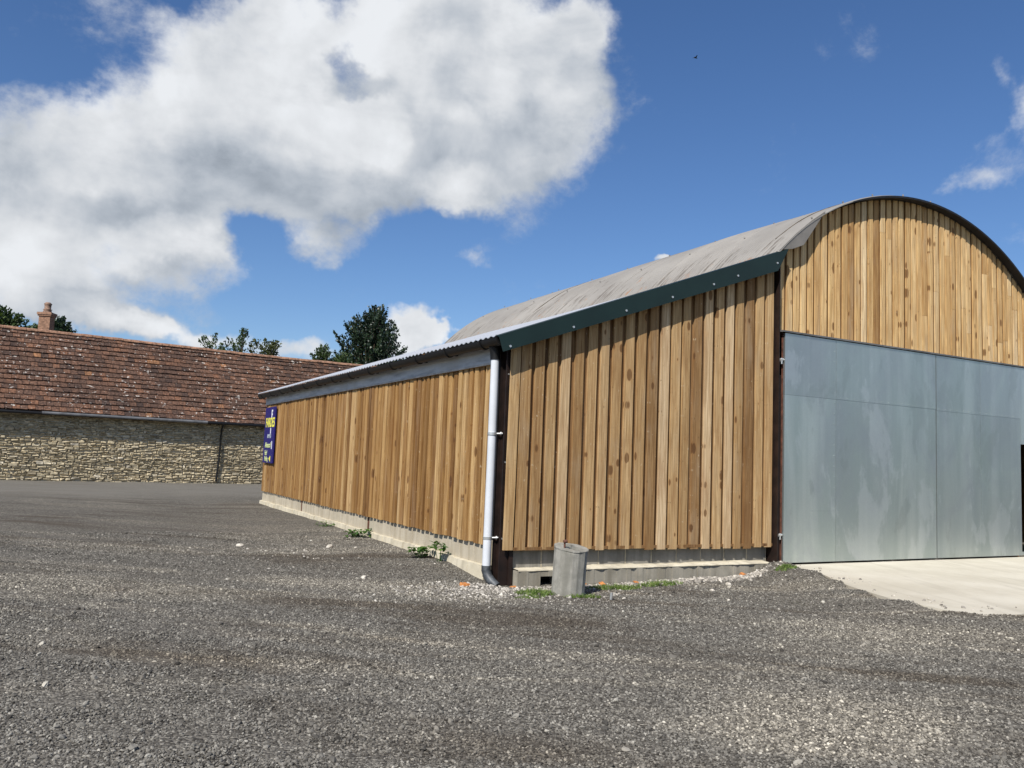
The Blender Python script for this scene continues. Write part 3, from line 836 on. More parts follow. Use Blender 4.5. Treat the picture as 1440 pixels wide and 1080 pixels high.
mb = MB(); mb.tube([(4.945,9.72,.23),(4.945,9.72,.17),(4.955,9.69,.10),(4.985,9.62,.03),(5.02,9.54,-.02)], [.062,.062,.06,.06,.06], 18); mb.build('pipe_shoe', M['shoe_grey'], pipe)
mb = MB(); mb.tube([(4.95,9.722,1.92),(4.95,9.722,1.955)], .0605, 20); mb.tube([(5.0,9.70,1.94),(5.075,9.66,1.945)], .013, 8); mb.tube([(5.045,9.672,1.944),(5.06,9.664,1.944)], .024, 8)
cl = mb.build('pipe_clip', M['zinc'], pipe, origin=(4.95,9.72,1.94)); duplicate(cl, pipe, (-.004,0,-1.355))

# doors ------------------------------------------------------------------
mb = MB()
mb.hexa([(9.78,9.296,3.775),(17.7,9.296,3.775),(17.7,9.50,3.795),(9.78,9.50,3.795),(9.78,9.294,3.80),(17.7,9.294,3.80),(17.7,9.50,3.835),(9.78,9.50,3.835)])
mb.build('door_track', M['track'], barn)
YD = 9.33
def leaf(x0, x1, sheets, hole=None):
    mb = MB()
    for (a, b, c, d, o_) in sheets:
        mb.box(a, b, YD-o_, YD+.03, c, d)
    return mb
Z0, Z1 = .196, 3.765
L1 = [(9.848,11.00,Z0,2.795,.001),(9.846,11.00,2.797,Z1,.004),(11.002,12.28,Z0,2.795,.003),(11.002,13.548,2.797,Z1,.0065),(12.282,13.548,Z0,2.795,.0015)]
lm = leaf(0,0,L1)
for z in np.arange(.35, 3.7, .17): lm.tube([(10.965,YD-.002,z),(10.965,YD-.009,z)], .007, 6, rnd=0)
for xx in np.arange(11.1, 13.5, .17): lm.tube([(xx,YD-.004,2.83),(xx,YD-.0105,2.83)], .007, 6, rnd=0)
d1 = lm.build('sliding_door', M['door'], barn)
mb = MB(); mb.box(9.846, 9.90, 9.361, 9.40, Z0, Z1); mb.build('door_edge', M['steel_rust'], d1)
L2 = [(13.568,14.84,Z0,2.775,.002),(13.568,14.84,2.777,Z1,.005),(14.842,16.085,Z0,2.775,.0035),(14.842,16.085,2.777,Z1,.0065),(16.087,17.5,2.29,Z1,.005),(16.93,17.5,Z0,2.289,.003),(16.087,16.929,Z0,.262,.002)]
lm = leaf(0,0,L2)
for xx in np.arange(13.65, 16.0, .17): lm.tube([(xx,YD-.004,2.81),(xx,YD-.0105,2.81)], .007, 6, rnd=0)
d2 = lm.build('sliding_door', M['door'], barn)
mb = MB()
for a in (16.087, 16.91): mb.box(a+.001, a+.018, YD+.031, YD+.08, .262, 2.289)
mb.build('wicket_frame', M['steel_maroon'], d2)
hb = None
for z in (3.32, .60):
    if hb is None:
        mb = MB(); mb.box(9.765, 9.845, 9.372, 9.388, z-.012, z+.012); mb.tube([(9.77,9.355,z+.02),(9.838,9.355,z+.02)], .019, 10); mb.tube([(9.80,9.35,z-.05),(9.80,9.35,z+.045)], .012, 8)
        hb = mb.build('guide_roller', M['zinc'], barn, origin=(9.8, 9.36, z)); zh = z
    else: duplicate(hb, barn, (0,0,z-zh))
# scrape marks where a latch plate was
mb = MB(); mb.box(10.42, 10.985, YD-.0032, YD-.0012, .985, 1.005); mb.build('latch_bar', M['door'], d1)

# ------------------------------------------------------------------ sign on the long wall
sg = empty('sign_board', (5.0, 23.37, 1.26), 'dark blue sign with yellow and white lettering on the far end of the wall', 'sign')
mb = MB(); mb.box(4.985, 5.015, 22.76, 23.99, 1.26, 2.80); mb.build('panel', M['cloth_blue'], sg)
def text(body, yc, z, size, mat, sx=1.0):
    c = bpy.data.curves.new('lettering', 'FONT'); c.body = body; c.size = size; c.align_x = 'CENTER'; c.align_y = 'CENTER'; c.extrude = .002; c.offset = .006
    c.materials.append(mat)
    tmp = bpy.data.objects.new('lettering', c); COL.objects.link(tmp)
    bpy.context.view_layer.update()
    me = bpy.data.meshes.new_from_object(tmp.evaluated_get(bpy.context.evaluated_depsgraph_get()))
    bpy.data.objects.remove(tmp); bpy.data.curves.remove(c)
    for v in me.vertices: v.co = Vector((-v.co.z, -v.co.x*sx, v.co.y))
    me.name = 'lettering'
    o = bpy.data.objects.new('lettering', me); COL.objects.link(o)
    o.parent = sg; o.location = (4.981-5.0, yc-23.37, z-1.26)
text('FARDES', 23.30, 2.36, .36, M['letter_yellow'], .88)
text('01963', 23.33, 1.99, .14, M['letter_grey'], 1.3)
text('Advanced', 23.43, 1.745, .20, M['letter_green'], .88)
text('Fuel', 23.62, 1.53, .19, M['letter_green'], .9)
text('Parking', 23.55, 1.37, .17, M['letter_green'], .8)
mb = MB()
mb.add([(xx,y_,z_) for xx in (4.979,4.984) for y_, z_ in ((23.19,2.50),(23.12,2.50),(23.12,2.56),(23.06,2.57),(23.06,2.61),(23.12,2.62),(23.12,2.66),(23.05,2.67),(23.05,2.72),(23.19,2.72))], [tuple(range(10)), tuple(range(19,9,-1))]+[(i,10+i,10+(i+1)%10,(i+1)%10) for i in range(10)])
mb.build('emblem', M['letter_white'], sg)
mb = MB(); mb.box(4.979, 4.984, 23.16, 23.23, 2.06, 2.22); mb.build('emblem', M['letter_white'], sg)
mb = MB(); mb.box(4.979, 4.984, 22.93, 22.99, 1.64, 1.86); mb.build('emblem', M['letter_white'], sg)
mb = MB(); mb.add([(4.979,23.22,1.38),(4.979,23.04,1.46),(4.979,23.04,1.30),(4.984,23.22,1.38),(4.984,23.04,1.46),(4.984,23.04,1.30)], [(0,1,2),(5,4,3),(0,3,4,1),(1,4,5,2),(2,5,3,0)]); mb.build('arrow', M['letter_yellow'], sg)

# ------------------------------------------------------------------ octagonal concrete stump by the corner
ps = empty('concrete_post', (5.56, 8.68, 0), 'short octagonal concrete stump standing in weeds before the front cladding', 'post')
mb = MB(); vs = []
levels = [(-.1,.205,0),(.0,.205,0),(.53,.208,.012),(.548,.208,.013),(.552,.214,.014),(.566,.214,.014),(.571,.209,.014),(.574,.12,.014),(.566,.0,.014)]
for (z, r, dx) in levels:
    for k in range(16):
        a = R(22.5+8)+(k//2)*math.pi/4+(R(9.5) if k % 2 else R(-9.5)); rq = r*1.0
        vs.append((5.545+.055*z+rq*math.cos(a)+random.uniform(-.003,.003), 8.68+rq*math.sin(a)+random.uniform(-.003,.003), z+random.uniform(-.004,.004)-(.034 if z > .5 else 0)*math.cos(a-R(285))))
mb.add(vs, [(i*16+k, i*16+(k+1)%16, (i+1)*16+(k+1)%16, (i+1)*16+k) for i in range(len(levels)-1) for k in range(16)], .3)
mb.build('shaft', M['post'], ps)
mb = MB(); mb.tube([(5.44,8.62,.57),(5.44,8.62,.635)], .012, 8); mb.tube([(5.425,8.62,.64),(5.465,8.61,.65)], .022, 8); mb.build('bolt', M['steel_rust'], ps)
# hollow behind the stump: a flat tin scrap of pipe in the gravel
mb = MB(); mb.tube([(5.86,8.22,.0),(5.865,8.215,.085)], .018, 8); tag(mb.build('pipe_stub', M['zinc'], origin=(5.86,8.22,0)), 'short grey pipe stub poking up from the gravel right of the concrete stump', 'pipe stub')

# ------------------------------------------------------------------ stone barn
ang = R(7.65); D = Vector((math.cos(ang), math.sin(ang), 0)); NN = Vector((-math.sin(ang), math.cos(ang), 0))
B0 = Vector((-2.105, 39.005, 0))
def sp(s, n, z): return B0 + D*s + NN*n + Vector((0,0,z))
stb = empty('stone_barn', B0, 'long low rubble stone barn with a lichen spotted clay tile roof across the yard', 'barn')
S0, S1 = -16.0, 24.0; EZ, RZ, RN = 2.93, 6.47, 3.3
mb = MB()
q = [sp(S0,.05,-.3), sp(S1,.05,-.3), sp(S1,2*RN-.05,-.3), sp(S0,2*RN-.05,-.3), sp(S0,.05,EZ+.1), sp(S1,.05,EZ+.1), sp(S1,2*RN-.05,EZ+.1), sp(S0,2*RN-.05,EZ+.1)]
mb.hexa(q)
for s in (S0+.01, S1-.31):   # gable ends
    mb.add([sp(s,.05,EZ+.1), sp(s,2*RN-.05,EZ+.1), sp(s,RN,RZ-.1), sp(s+.3,.05,EZ+.1), sp(s+.3,2*RN-.05,EZ+.1), sp(s+.3,RN,RZ-.1)], [(0,1,2),(5,4,3),(0,3,4,1),(1,4,5,2),(2,5,3,0)])
wall = mb.build('wall', M['mortar'], stb)
mb = MB(); z = -.15
while z < EZ:
    h = random.uniform(.06, .11); s = S0 + random.uniform(0, .2)
    while s < S1:
        w = random.uniform(.10, .34); dn = -random.uniform(.012, .045); hh = h*random.uniform(.6, 1.35); rz = random.uniform(-.03, .03)
        zo = z + .05*math.sin(s*.9+z)+.035*math.sin(s*2.7+z*3)+random.uniform(-.025,.025); g = random.uniform(.012, .035)
        def P(a, b, n): return sp(s+a, n, zo+b)
        j = lambda: random.uniform(-.022, .022)
        back = [P(0,0,.06), P(w,0,.06), P(w,hh,.06), P(0,hh,.06)]
        fr = [P(g+j(),g+j(),dn+j()), P(w-g+j(),g+j(),dn+j()), P(w-g+j(),hh-g+j(),dn+j()), P(g+j(),hh-g+j(),dn+j())]
        mb.add(back+fr, [(4,5,6,7),(0,1,5,4),(1,2,6,5),(2,3,7,6),(3,0,4,7)], min(1, max(0, random.gauss(.5, .25))))
        s += w + random.uniform(.008, .03)
    z += h + random.uniform(.006, .016)
mb.build('rubble_facing', M['stone'], stb)
# tiled slope
mb = MB(); en, ez = -.36, EZ-.12
sl = Vector((0, RN-en, RZ-ez)); SLn = sl.length; sdir = (NN*(RN-en) + Vector((0,0,RZ-ez))).normalized(); snorm = (Vector((0,0,1))*(RN-en) - NN*(RZ-ez)).normalized()
rows = 17; ex = SLn/rows
for r_ in range(rows):
    s = S0 - .1 + (r_ % 2)*.14
    rowj = random.uniform(-.01, .01)
    while s < S1:
        w = .28 + random.uniform(-.012, .012)
        base = sp(s, en, ez) + sdir*(r_*ex + rowj + random.uniform(-.012, .012)) + snorm*(.03*math.sin(s*.35+1)+.012*math.sin(s*1.3+r_))
        t0 = .055+random.uniform(-.008,.018); tl = random.uniform(-.006,.006)
        a = base + snorm*(t0+tl); b = base + D*(w-.02) + snorm*(t0-tl)
        c = base + D*(w-.008) + sdir*(ex+.06) + snorm*.004; d = base + sdir*(ex+.06) + snorm*.004
        e = base + snorm*(t0+tl-.03); f_ = base + D*(w-.02) + snorm*(t0-tl-.03)
        mb.add([a,b,c,d,e,f_], [(0,1,2,3),(4,5,1,0),(4,0,3),(1,5,2)], min(1,max(0,random.gauss(.45,.22))))
        s += w
under = [sp(S0,en,ez-.03), sp(S1,en,ez-.03), sp(S1,RN,RZ-.03), sp(S0,RN,RZ-.03), sp(S0,2*RN-en,ez-.03), sp(S1,2*RN-en,ez-.03)]
mb.add(under, [(0,1,2,3),(3,2,5,4)], .1)
roof = mb.build('roof', M['tile'], stb)
mb = MB(); s = S0
while s < S1:
    w = .44; lift = .03*math.sin(s*.35+1)+random.uniform(-.008,.01); rr = random.uniform(.7, 1.0); vs = []
    for e in (s, s+w-.015):
        for k in range(9):
            a = math.pi*k/8; vs.append(sp(e, RN-.145*math.cos(a), RZ-.02+lift+.13*math.sin(a)))
    mb.add(vs, [(i,i+1,10+i,9+i) for i in range(8)]+[tuple(range(9)), tuple(range(17,8,-1))], rr); s += w
mb.build('ridge_tiles', M['ridge'], roof)
# gutter and thin downpipe
mb = MB(); mb.tube([sp(S0, en-.05, ez-.05), sp(0, en-.05, ez-.06), sp(S1, en-.05, ez-.05)], .065, 10)
g2 = mb.build('gutter', M['black_plastic'], stb)
mb = MB(); mb.tube([sp(1.2, en-.055, ez-.045), sp(7.8, en-.055, ez-.05)], .070, 10); mb.build('gutter', M['track'], stb)
mb = MB(); mb.tube([sp(8.55,en-.04,ez-.08), sp(8.55,-.09,ez-.35), sp(8.52,-.10,1.2), sp(8.45,-.10,.08)], .045, 8)
mb.build('downpipe', M['black_plastic'], stb)

# ------------------------------------------------------------------ cottage behind, of which the chimney shows
cot = empty('cottage', (-1.2, 47.5, 0), 'cottage hidden behind the stone barn with only its brick chimney showing above the ridge', 'house')
mb = MB(); mb.box(-5, 3, 45.2, 50.2, 0, 4.2); mb.build('wall', M['mortar'], cot)
mb = MB(); mb.add([(-5.2,44.9,4.1),(3.2,44.9,4.1),(3.2,50.5,4.1),(-5.2,50.5,4.1),(-5.2,47.7,6.6),(3.2,47.7,6.6)], [(0,1,5,4),(2,3,4,5),(1,2,5),(3,0,4),(3,2,1,0)]); mb.build('roof', M['tile'], cot)
cc = Vector((-1.22, 47.6, 0)); ca = R(-24)
def cp(u, v, z): return (cc.x+u*math.cos(ca)-v*math.sin(ca), cc.y+u*math.sin(ca)+v*math.cos(ca), z)
def cbox(mb, hw, hd, z0, z1, r=None): mb.hexa([cp(-hw,-hd,z0),cp(hw,-hd,z0),cp(hw,hd,z0),cp(-hw,hd,z0),cp(-hw,-hd,z1),cp(hw,-hd,z1),cp(hw,hd,z1),cp(-hw,hd,z1)], r)
mb = MB(); z = 5.0
while z < 7.86: cbox(mb, .27+random.uniform(0,.006), .25+random.uniform(0,.006), z, z+.068); z += .075
ch = mb.build('chimney', M['brick'], cot)
mb = MB(); cbox(mb, .32, .30, 7.87, 7.94); cbox(mb, .35, .33, 7.942, 8.06); mb.build('corbel', M['brick'], ch)
mb = MB(); mb.tube([cp(0,0,8.06),cp(0,0,8.20),cp(0,0,8.24),cp(0,0,8.26),cp(0,0,8.46),cp(0,0,8.52),cp(0,0,8.60)], [.24,.17,.22,.15,.16,.19,.10], 14); mb.build('chimney_pot', M['pot'], ch)

# ------------------------------------------------------------------ trees
def add_leaves(mb, centers, size, up=.3, tone=None):
    for (c, ax, t) in centers:
        l = size*random.uniform(.7, 1.3); w = l*random.uniform(.5, .75)
        d = (ax + Vector((random.gauss(0,.6), random.gauss(0,.6), random.gauss(0,.6)))).normalized()
        sx = d.cross(Vector((random.gauss(0,1), random.gauss(0,1), random.gauss(0,1))))
        if sx.length < 1e-4: continue
        sx.normalize()
        p = c
        mb.add([p-d*l*.5, p+sx*w*.5, p+d*l*.5, p-sx*w*.5], [(0,1,2,3)], t)

def tree(name, base, height, trunk_r, profile, n_spray, leaf, mat, label, group=None, per=40, sprlen=1.4, upw=.9, rad=.33, over=1.0):
    """profile: (height, x_min, x_max, depth) of the crown; foliage is laid in sprays that start inside the crown and reach its skin"""
    b = Vector(base); t = empty(name, b, label, 'tree', group)
    mb = MB(); top = b + Vector((0,0,height*.8))
    mb.tube([b, b+Vector((.05,0,height*.25)), b+Vector((-.08,.05,height*.55)), top], [trunk_r, trunk_r*.8, trunk_r*.5, trunk_r*.12], 8)
    leaves = MB(); H = [p[0] for p in profile]
    for i in range(n_spray):
        h = H[0] + (H[-1]-H[0])*random.random()**.85
        x0, x1, dp = [float(np.interp(h, H, [p[k] for p in profile])) for k in (1,2,3)]
        u = random.uniform(0, 2*math.pi); rr = math.sqrt(random.random())*over
        cxx, hw = (x0+x1)/2, (x1-x0)/2
        tip = b + Vector((cxx + hw*rr*math.cos(u), dp*rr*math.sin(u), h))
        inner = Vector((b.x + cxx*.5, b.y, tip.z - sprlen*random.uniform(.8, 1.5)))
        dirv = (tip - inner); dirv.z = abs(dirv.z)*upw + .2; dirv.normalize()
        L_ = sprlen*random.uniform(.6, 1.2)
        st = tip - dirv*L_
        if i % 3 == 0:
            q = b + Vector((0,0,max(.8, (st.z-b.z)*.6)))
            mb.tube([q, q.lerp(st, .5)+Vector((0,0,.15)), st, tip-dirv*.1], [trunk_r*.28, trunk_r*.2, trunk_r*.1, .008], 5, caps=False)
        tone = min(1, max(0, random.gauss(.45, .2)))
        cs = []
        for k in range(per):
            q = random.random()
            wdt = rad*(1-.75*q)
            c = st + dirv*L_*q + Vector((random.gauss(0,1), random.gauss(0,1), random.gauss(0,1)))*wdt*.55
            cs.append((c, dirv, min(1, max(0, tone + random.gauss(0,.2)))))
        add_leaves(leaves, cs, leaf)
    mb.build('trunk', M['bark'], t); leaves.build('crown', mat, t)
    return t
tree('broadleaf_tree', (20.1, 60, 0), 12.7, .3, [(3.5,-1.6,1.8,1.8),(6,-2.5,2.6,2.4),(8,-3.0,4.2,2.8),(9.0,-3.1,4.0,2.8),(9.9,-3.1,3.2,2.6),(10.7,-2.9,2.2,2.2),(11.6,-2.3,1.6,1.6),(12.3,-1.3,1.3,1.0),(13.0,-.1,.8,.5)],
     640, .20, M['leaf_dark'], 'tall dark green tree with upright tufted branches rising behind the tiled roof', per=54, sprlen=2.1, upw=1.5, rad=.27, over=1.12)
tree('broadleaf_tree', (24.0, 60.5, 0), 9.4, .2, [(4,-1.0,1.0,1.2),(7,-1.5,1.5,1.4),(8.6,-.8,1.2,1.2),(9.3,.3,.7,.4)], 60, .18, M['leaf_dark'], 'low dark tree just showing over the long barn eaves right of the tall tree', per=50, sprlen=1.0)
tree('broadleaf_tree', (15.85, 58, 0), 9.3, .2, [(4,-1.0,1.0,1.2),(7,-1.5,1.3,1.4),(8.4,-1.2,1.0,1.2),(9.3,-.4,.3,.4)], 100, .17, M['leaf_mid'], 'small rounded tree top beside the tall dark tree on its left', per=45, sprlen=.9)
tree('broadleaf_tree', (17.0, 57, 0), 8.9, .2, [(4,-1.2,1.2,1.2),(7,-1.6,1.6,1.4),(8.2,-1.0,1.1,1.2),(8.8,-.3,.4,.4)], 80, .16, M['leaf_mid'], 'bushy green tree filling the foot of the tall dark tree above the ridge', per=45, sprlen=.9)
tree('broadleaf_tree', (11.45, 56, 0), 9.4, .16, [(4,-1.2,1.2,1.0),(7.4,-1.5,1.6,1.2),(8.6,-1.3,1.1,1.0),(9.0,-.8,.6,.5)], 120, .17, M['leaf_olive'], 'round olive green bush like tree top above the middle of the ridge', per=40, sprlen=.6)
tree('broadleaf_tree', (9.75, 56, 0), 9.4, .14, [(4,-1.0,1.0,.9),(7.4,-1.6,1.6,1.0),(8.6,-1.4,1.3,.9),(9.6,-.2,.5,.3)], 85, .15, M['leaf_mid'], 'thin crowned tree with sky showing through, tallest of the sparse pair', per=26, sprlen=.9, rad=.22)
tree('broadleaf_tree', (8.05, 56, 0), 9.1, .12, [(4,-.9,.9,.8),(7.4,-1.3,1.3,.9),(8.7,-1.2,1.1,.8),(9.1,-.6,.5,.3)], 56, .15, M['leaf_mid'], 'thin crowned tree with sky showing through, lower and left of the sparse pair', per=24, sprlen=.9, rad=.22)
tree('broadleaf_tree', (-3.4, 53, 0), 8.6, .3, [(3,-2,2,1.8),(6.3,-3.2,2.6,2.2),(7.4,-3.2,2.4,2.2),(8.1,-3.0,2.0,1.8),(8.6,-2.2,1.2,1.2),(8.9,-1.2,.1,.4)], 300, .19, M['leaf_mid'], 'large green tree behind the stone barn left of the chimney', per=55, sprlen=1.0)
tree('broadleaf_tree', (-.55, 53, 0), 8.2, .2, [(3,-1.2,1.2,1.4),(6.5,-1.5,1.3,1.6),(7.6,-1.3,1.0,1.4),(8.3,-.9,.5,.8),(8.7,-.6,.0,.4)], 170, .18, M['leaf_dark'], 'darker green tree showing just right of the chimney', per=50, sprlen=.9)

# ------------------------------------------------------------------ weeds and grass
def weed(x, y, r, n, label, size=.07, h=.12):
    b = Vector((x, y, float(gh(x, y)))); t = empty('weed', b, label, 'weed')
    st = MB(); lv = MB()
    for i in range(n):
        a = random.uniform(0, 2*math.pi); q = math.sqrt(random.random())*r
        e = b + Vector((math.cos(a)*q, math.sin(a)*q*.7, random.uniform(.25, 1)*h))
        st.tube([b+Vector((math.cos(a)*q*.3, math.sin(a)*q*.2, 0)), e], [.004, .002], 4, caps=False)
        for k in range(3):
            c = e + Vector((random.gauss(0,.03), random.gauss(0,.03), random.gauss(0,.015)))
            l = size*random.uniform(.6,1.2); d = Vector((random.gauss(0,1), random.gauss(0,1), random.uniform(-.2,.6))).normalized()
            s = d.cross(Vector((0,0,1))).normalized(); nn = s.cross(d)
            lv.add([c-d*l*.5, c-d*l*.1+s*l*.32+nn*l*.08, c+d*l*.3+s*l*.25+nn*l*.06, c+d*l*.6-nn*l*.08, c+d*l*.3-s*l*.25+nn*l*.06, c-d*l*.1-s*l*.32+nn*l*.08, c], [(0,1,6),(1,2,6),(2,3,6),(3,4,6),(4,5,6),(5,0,6)], min(1,max(0,random.gauss(.45,.25))))
    st.build('stem', M['leaf_weed'], t); lv.build('leaves', M['leaf_weed'], t)
weed(4.84, 11.72, .20, 24, 'broad leaved weed nearest the downpipe at the foot of the long wall', .10, .16)
weed(4.93, 11.2, .09, 9, 'upright leafy weed shoot growing close against the long wall', .10, .26)
weed(4.86, 14.7, .24, 22, 'low green weed clump by the first gap in the long plinth', .10, .13)
weed(4.88, 16.9, .22, 14, 'smallest weed, thin, well along the long wall beyond the other clumps', .07, .08)
def grass(x, y, rx, ry, n, h, label):
    b = Vector((x, y, float(gh(x, y)))); mb = MB()
    for i in range(n):
        q = math.sqrt(random.random()); a = random.uniform(0, 6.283)
        px, py = x+rx*q*math.cos(a), y+ry*q*math.sin(a); p = Vector((px, py, float(gh(px, py))-.005))
        hh = h*random.uniform(.4, 1.1)*(1-.5*q); ln = Vector((random.gauss(0,.5), random.gauss(0,.5), 1)).normalized(); s = Vector((math.cos(a*3), math.sin(a*3), 0))*random.uniform(.003,.006)
        m1 = p+ln*hh*.6; tp = p+ln*hh+Vector((ln.x,ln.y,-.3))*hh*.35
        mb.add([p-s,p+s,m1+s*.8,m1-s*.8,tp], [(0,1,2,3),(3,2,4)], random.random())
    tag(mb.build('grass_tuft', M['grass'], origin=b), label, 'grass tuft', 'grass tufts along the front of the barn')
grass(5.15, 8.78, .26, .20, 620, .13, 'grass tuft against the left side of the concrete stump')
grass(4.95, 8.55, .20, .12, 260, .07, 'low grass patch out in the gravel left of the concrete stump')
grass(5.60, 8.41, .26, .05, 300, .10, 'thin strip of grass along the front foot of the concrete stump')
grass(6.45, 8.98, .42, .15, 700, .11, 'grass tuft right of the stump, first of the pair below the footing')
grass(7.25, 9.05, .38, .13, 640, .12, 'grass tuft farther right of the stump, before the middle of the front wall')
grass(9.52, 8.96, .18, .13, 420, .09, 'bright grass tuft on the gravel heap beside the metal door')

# ------------------------------------------------------------------ odd bricks and stones
def rock(name, x, y, s, mat, label, cat, group, blocky=False):
    bm = bmesh.new()
    if blocky: bmesh.ops.create_cube(bm, size=1.6); bmesh.ops.subdivide_edges(bm, edges=bm.edges[:], cuts=1, use_grid_fill=True)
    else: bmesh.ops.create_icosphere(bm, subdivisions=2, radius=1)
    for v in bm.verts: v.co = Vector((v.co.x*1.25, v.co.y*.85, v.co.z*.6))*(1+random.uniform(-.16,.12))*s
    me = bpy.data.meshes.new(name); bm.to_mesh(me); bm.free(); me.materials.append(mat)
    o = bpy.data.objects.new(name, me); COL.objects.link(o); o.location = (x, y, float(gh(x, y))+s*.3); o.rotation_euler = (random.uniform(-.3,.3), random.uniform(-.3,.3), random.uniform(0,3))
    tag(o, label, cat, group)
for (x, y, s, l) in ((4.58,9.58,.055,'orange brick fragment lying left of the downpipe shoe'),(6.42,9.22,.045,'orange brick fragment below the footing just right of the concrete stump'),(5.12,9.30,.035,'small reddish brick chip at the foot of the corner post'),
                     (7.0,9.26,.038,'orange brick fragment between the two grass tufts under the footing'),(8.98,9.28,.05,'orange brick fragment where the footing meets the gravel heap'),(6.18,9.28,.03,'reddish brick chip close beside the concrete stump')):
    rock('brick_fragment', x, y, s, M['orange_brick'], l, 'brick fragment', 'brick fragments along the barn', True)
for (x, y, s, l) in ((2.72,14.47,.055,'largest pale stone lying alone in the yard left of the long wall'),(4.0,13.6,.055,'pale flat stone on the gravel out from the weeds'),(3.55,10.45,.045,'pale stone on the gravel left of the limestone chippings'),
                     (7.55,8.35,.04,'pale stone on the gravel below the right grass tuft'),(8.2,8.75,.04,'pale stone on the gravel before the right half of the front wall')):
    rock('pale_stone', x, y, s, M['pale_stone'], l, 'stone', 'pale loose stones in the yard')

# a bird high over the barn roof
bd = Vector((37.9, 44.6, 31.0))
mb = MB()
mb.tube([bd+Vector((-.17,0,0)), bd+Vector((-.08,0,.01)), bd+Vector((.04,0,.01)), bd+Vector((.15,0,0))], [.012,.05,.045,.01], 8)
mb.add([bd+Vector((.05,0,.02)), bd+Vector((-.06,0,.02)), bd+Vector((-.12,.3,.08)), bd+Vector((-.02,.2,.07)), bd+Vector((-.06,0,.02)), bd+Vector((-.12,-.3,.08)), bd+Vector((-.02,-.2,.07))], [(0,1,2,3),(0,6,5,4)])
tag(mb.build('bird', M['near_black'], origin=bd), 'tiny dark bird gliding in the blue sky above the barn', 'bird')

# ------------------------------------------------------------------ sky, sun, camera
SUN_EL, SUN_AZ = R(45.5), R(180+54)      # azimuth clockwise from +Y: the sun stands behind the viewer's left shoulder
w = bpy.data.worlds.new('World'); SC.world = w; w.use_nodes = True
class WT(NT):
    def __init__(s): s.t = w.node_tree; s.n = s.t.nodes
t = WT(); bg = t.n['Background']
sky = t.node('ShaderNodeTexSky', sky_type='NISHITA'); sky.sun_disc = False
sky.sun_elevation = SUN_EL; sky.sun_rotation = SUN_AZ; sky.altitude = 50; sky.air_density = 1.0; sky.dust_density = .4; sky.ozone_density = 2.0
tc = t.node('ShaderNodeTexCoord').outputs['Generated']
dirn = t.vmath('NORMALIZE', tc)
def blobs(ae):
    """where the clouds stand, in degrees of azimuth and elevation"""
    tot = None
    for (a, e, ra, re, wt) in CLOUDS:
        ra *= 1.28; re *= 1.28
        q = t.vmath('MULTIPLY_ADD', ae, (1/ra, 1/re, 0), (-a/ra, -e/re, 0))
        m = t.math('SUBTRACT', 1, t.vmath('DOT_PRODUCT', q, q))
        m = t.math('MULTIPLY', t.math('POWER', t.math('MAXIMUM', m, 0), 1.4), wt)
        tot = m if tot is None else t.math('ADD', tot, m)
    return tot
CLOUDS = [(8.2,24.3,5.4,3.9,1.0), (13.2,27.2,7.2,3.3,0.95), (22.1,27.4,7.6,4.6,1.0), (28.3,27.7,5.6,4.2,0.9), (27.5,22.4,5.6,4.0,0.9), (19.5,21.5,8.4,4.9,1.1), (11.8,19.7,7.9,4.8,1.1), (4.2,19.4,6.3,3.4,1.0), (-2.6,17.7,4.9,3.2,0.95), (0.1,14.4,7.4,3.8,1.1), (5.6,12.6,4.7,2.4,0.9), (-1.9,10.2,5.6,3.4,1.0), (2.4,9.5,6.0,2.0,0.7), (8.9,15.7,4.9,2.2,0.45), (23.7,17.9,3.5,1.6,0.75), (16.8,16.2,3.9,2.1,0.7), (15.0,13.9,3.3,1.3,0.75), (32.3,28.6,2.6,1.7,0.45), (33.0,25.2,1.5,2.6,0.35), (1.8,7.5,6.7,1.0,0.6), (3.9,7.0,4.5,1.0,0.7), (16.3,24.7,2.9,2.0,-0.95), (16.0,28.4,1.7,1.6,-0.6), (9.9,14.3,2.3,1.6,-0.7), (33.0, 25.0, 3.2, 6.0, 0.34), (30.5, 19.5, 4.0, 4.0, 0.34), (26.5, 16.3, 4.5, 2.6, 0.34), (3.5, 25.0, 4.0, 3.5, 0.3), (21.6,9.1,1.8,1.7,1.2), (21.0,7.4,2.4,1.1,0.9), (22.9,8.5,1.0,0.8,0.8), (29.7,10.9,1.2,0.4,0.9), (38.4,14.0,0.8,0.3,0.9), (13.8,6.9,2.6,0.8,0.7), (9.9,7.1,2.7,0.7,0.5), (58.6, 18.5, 3.4, 2.0, 0.46), (56.9,17.5,2.0,0.9,0.45), (58.5, 23.3, 0.9, 1.6, 0.36), (60.1, 21.6, 1.3, 1.8, 0.6), (59.7, 14.3, 1.9, 1.3, 0.45), (24.5,14.0,1.5,0.6,0.42),
          (-40,25,16,9,.8), (-70,30,20,10,.7), (128,12,24,8,.7), (120,28,25,9,.7), (170,40,25,10,.6), (-130,20,22,8,.7)]  # out of view; a low bank is added to lighten the doors' reflection
d = dirn
wn = t.noise(d, 9, 5, .62, 0, 'Color')
sx = t.node('ShaderNodeSeparateXYZ'); t.L(d, sx.inputs[0])
az = t.math('MULTIPLY', t.math('ARCTAN2', sx.outputs[0], sx.outputs[1]), 57.2958)
el = t.math('MULTIPLY', t.math('ARCSINE', sx.outputs[2]), 57.2958)
cb = t.node('ShaderNodeCombineXYZ'); t.L(az, cb.inputs[0]); t.L(el, cb.inputs[1])
ae = t.vmath('ADD', cb.outputs[0], t.vmath('MULTIPLY', t.vmath('SUBTRACT', wn, (.5,.5,.5)), (6,5,0)))
tot = blobs(ae); up = blobs(t.vmath('ADD', ae, (-1.2,2.6,0)))
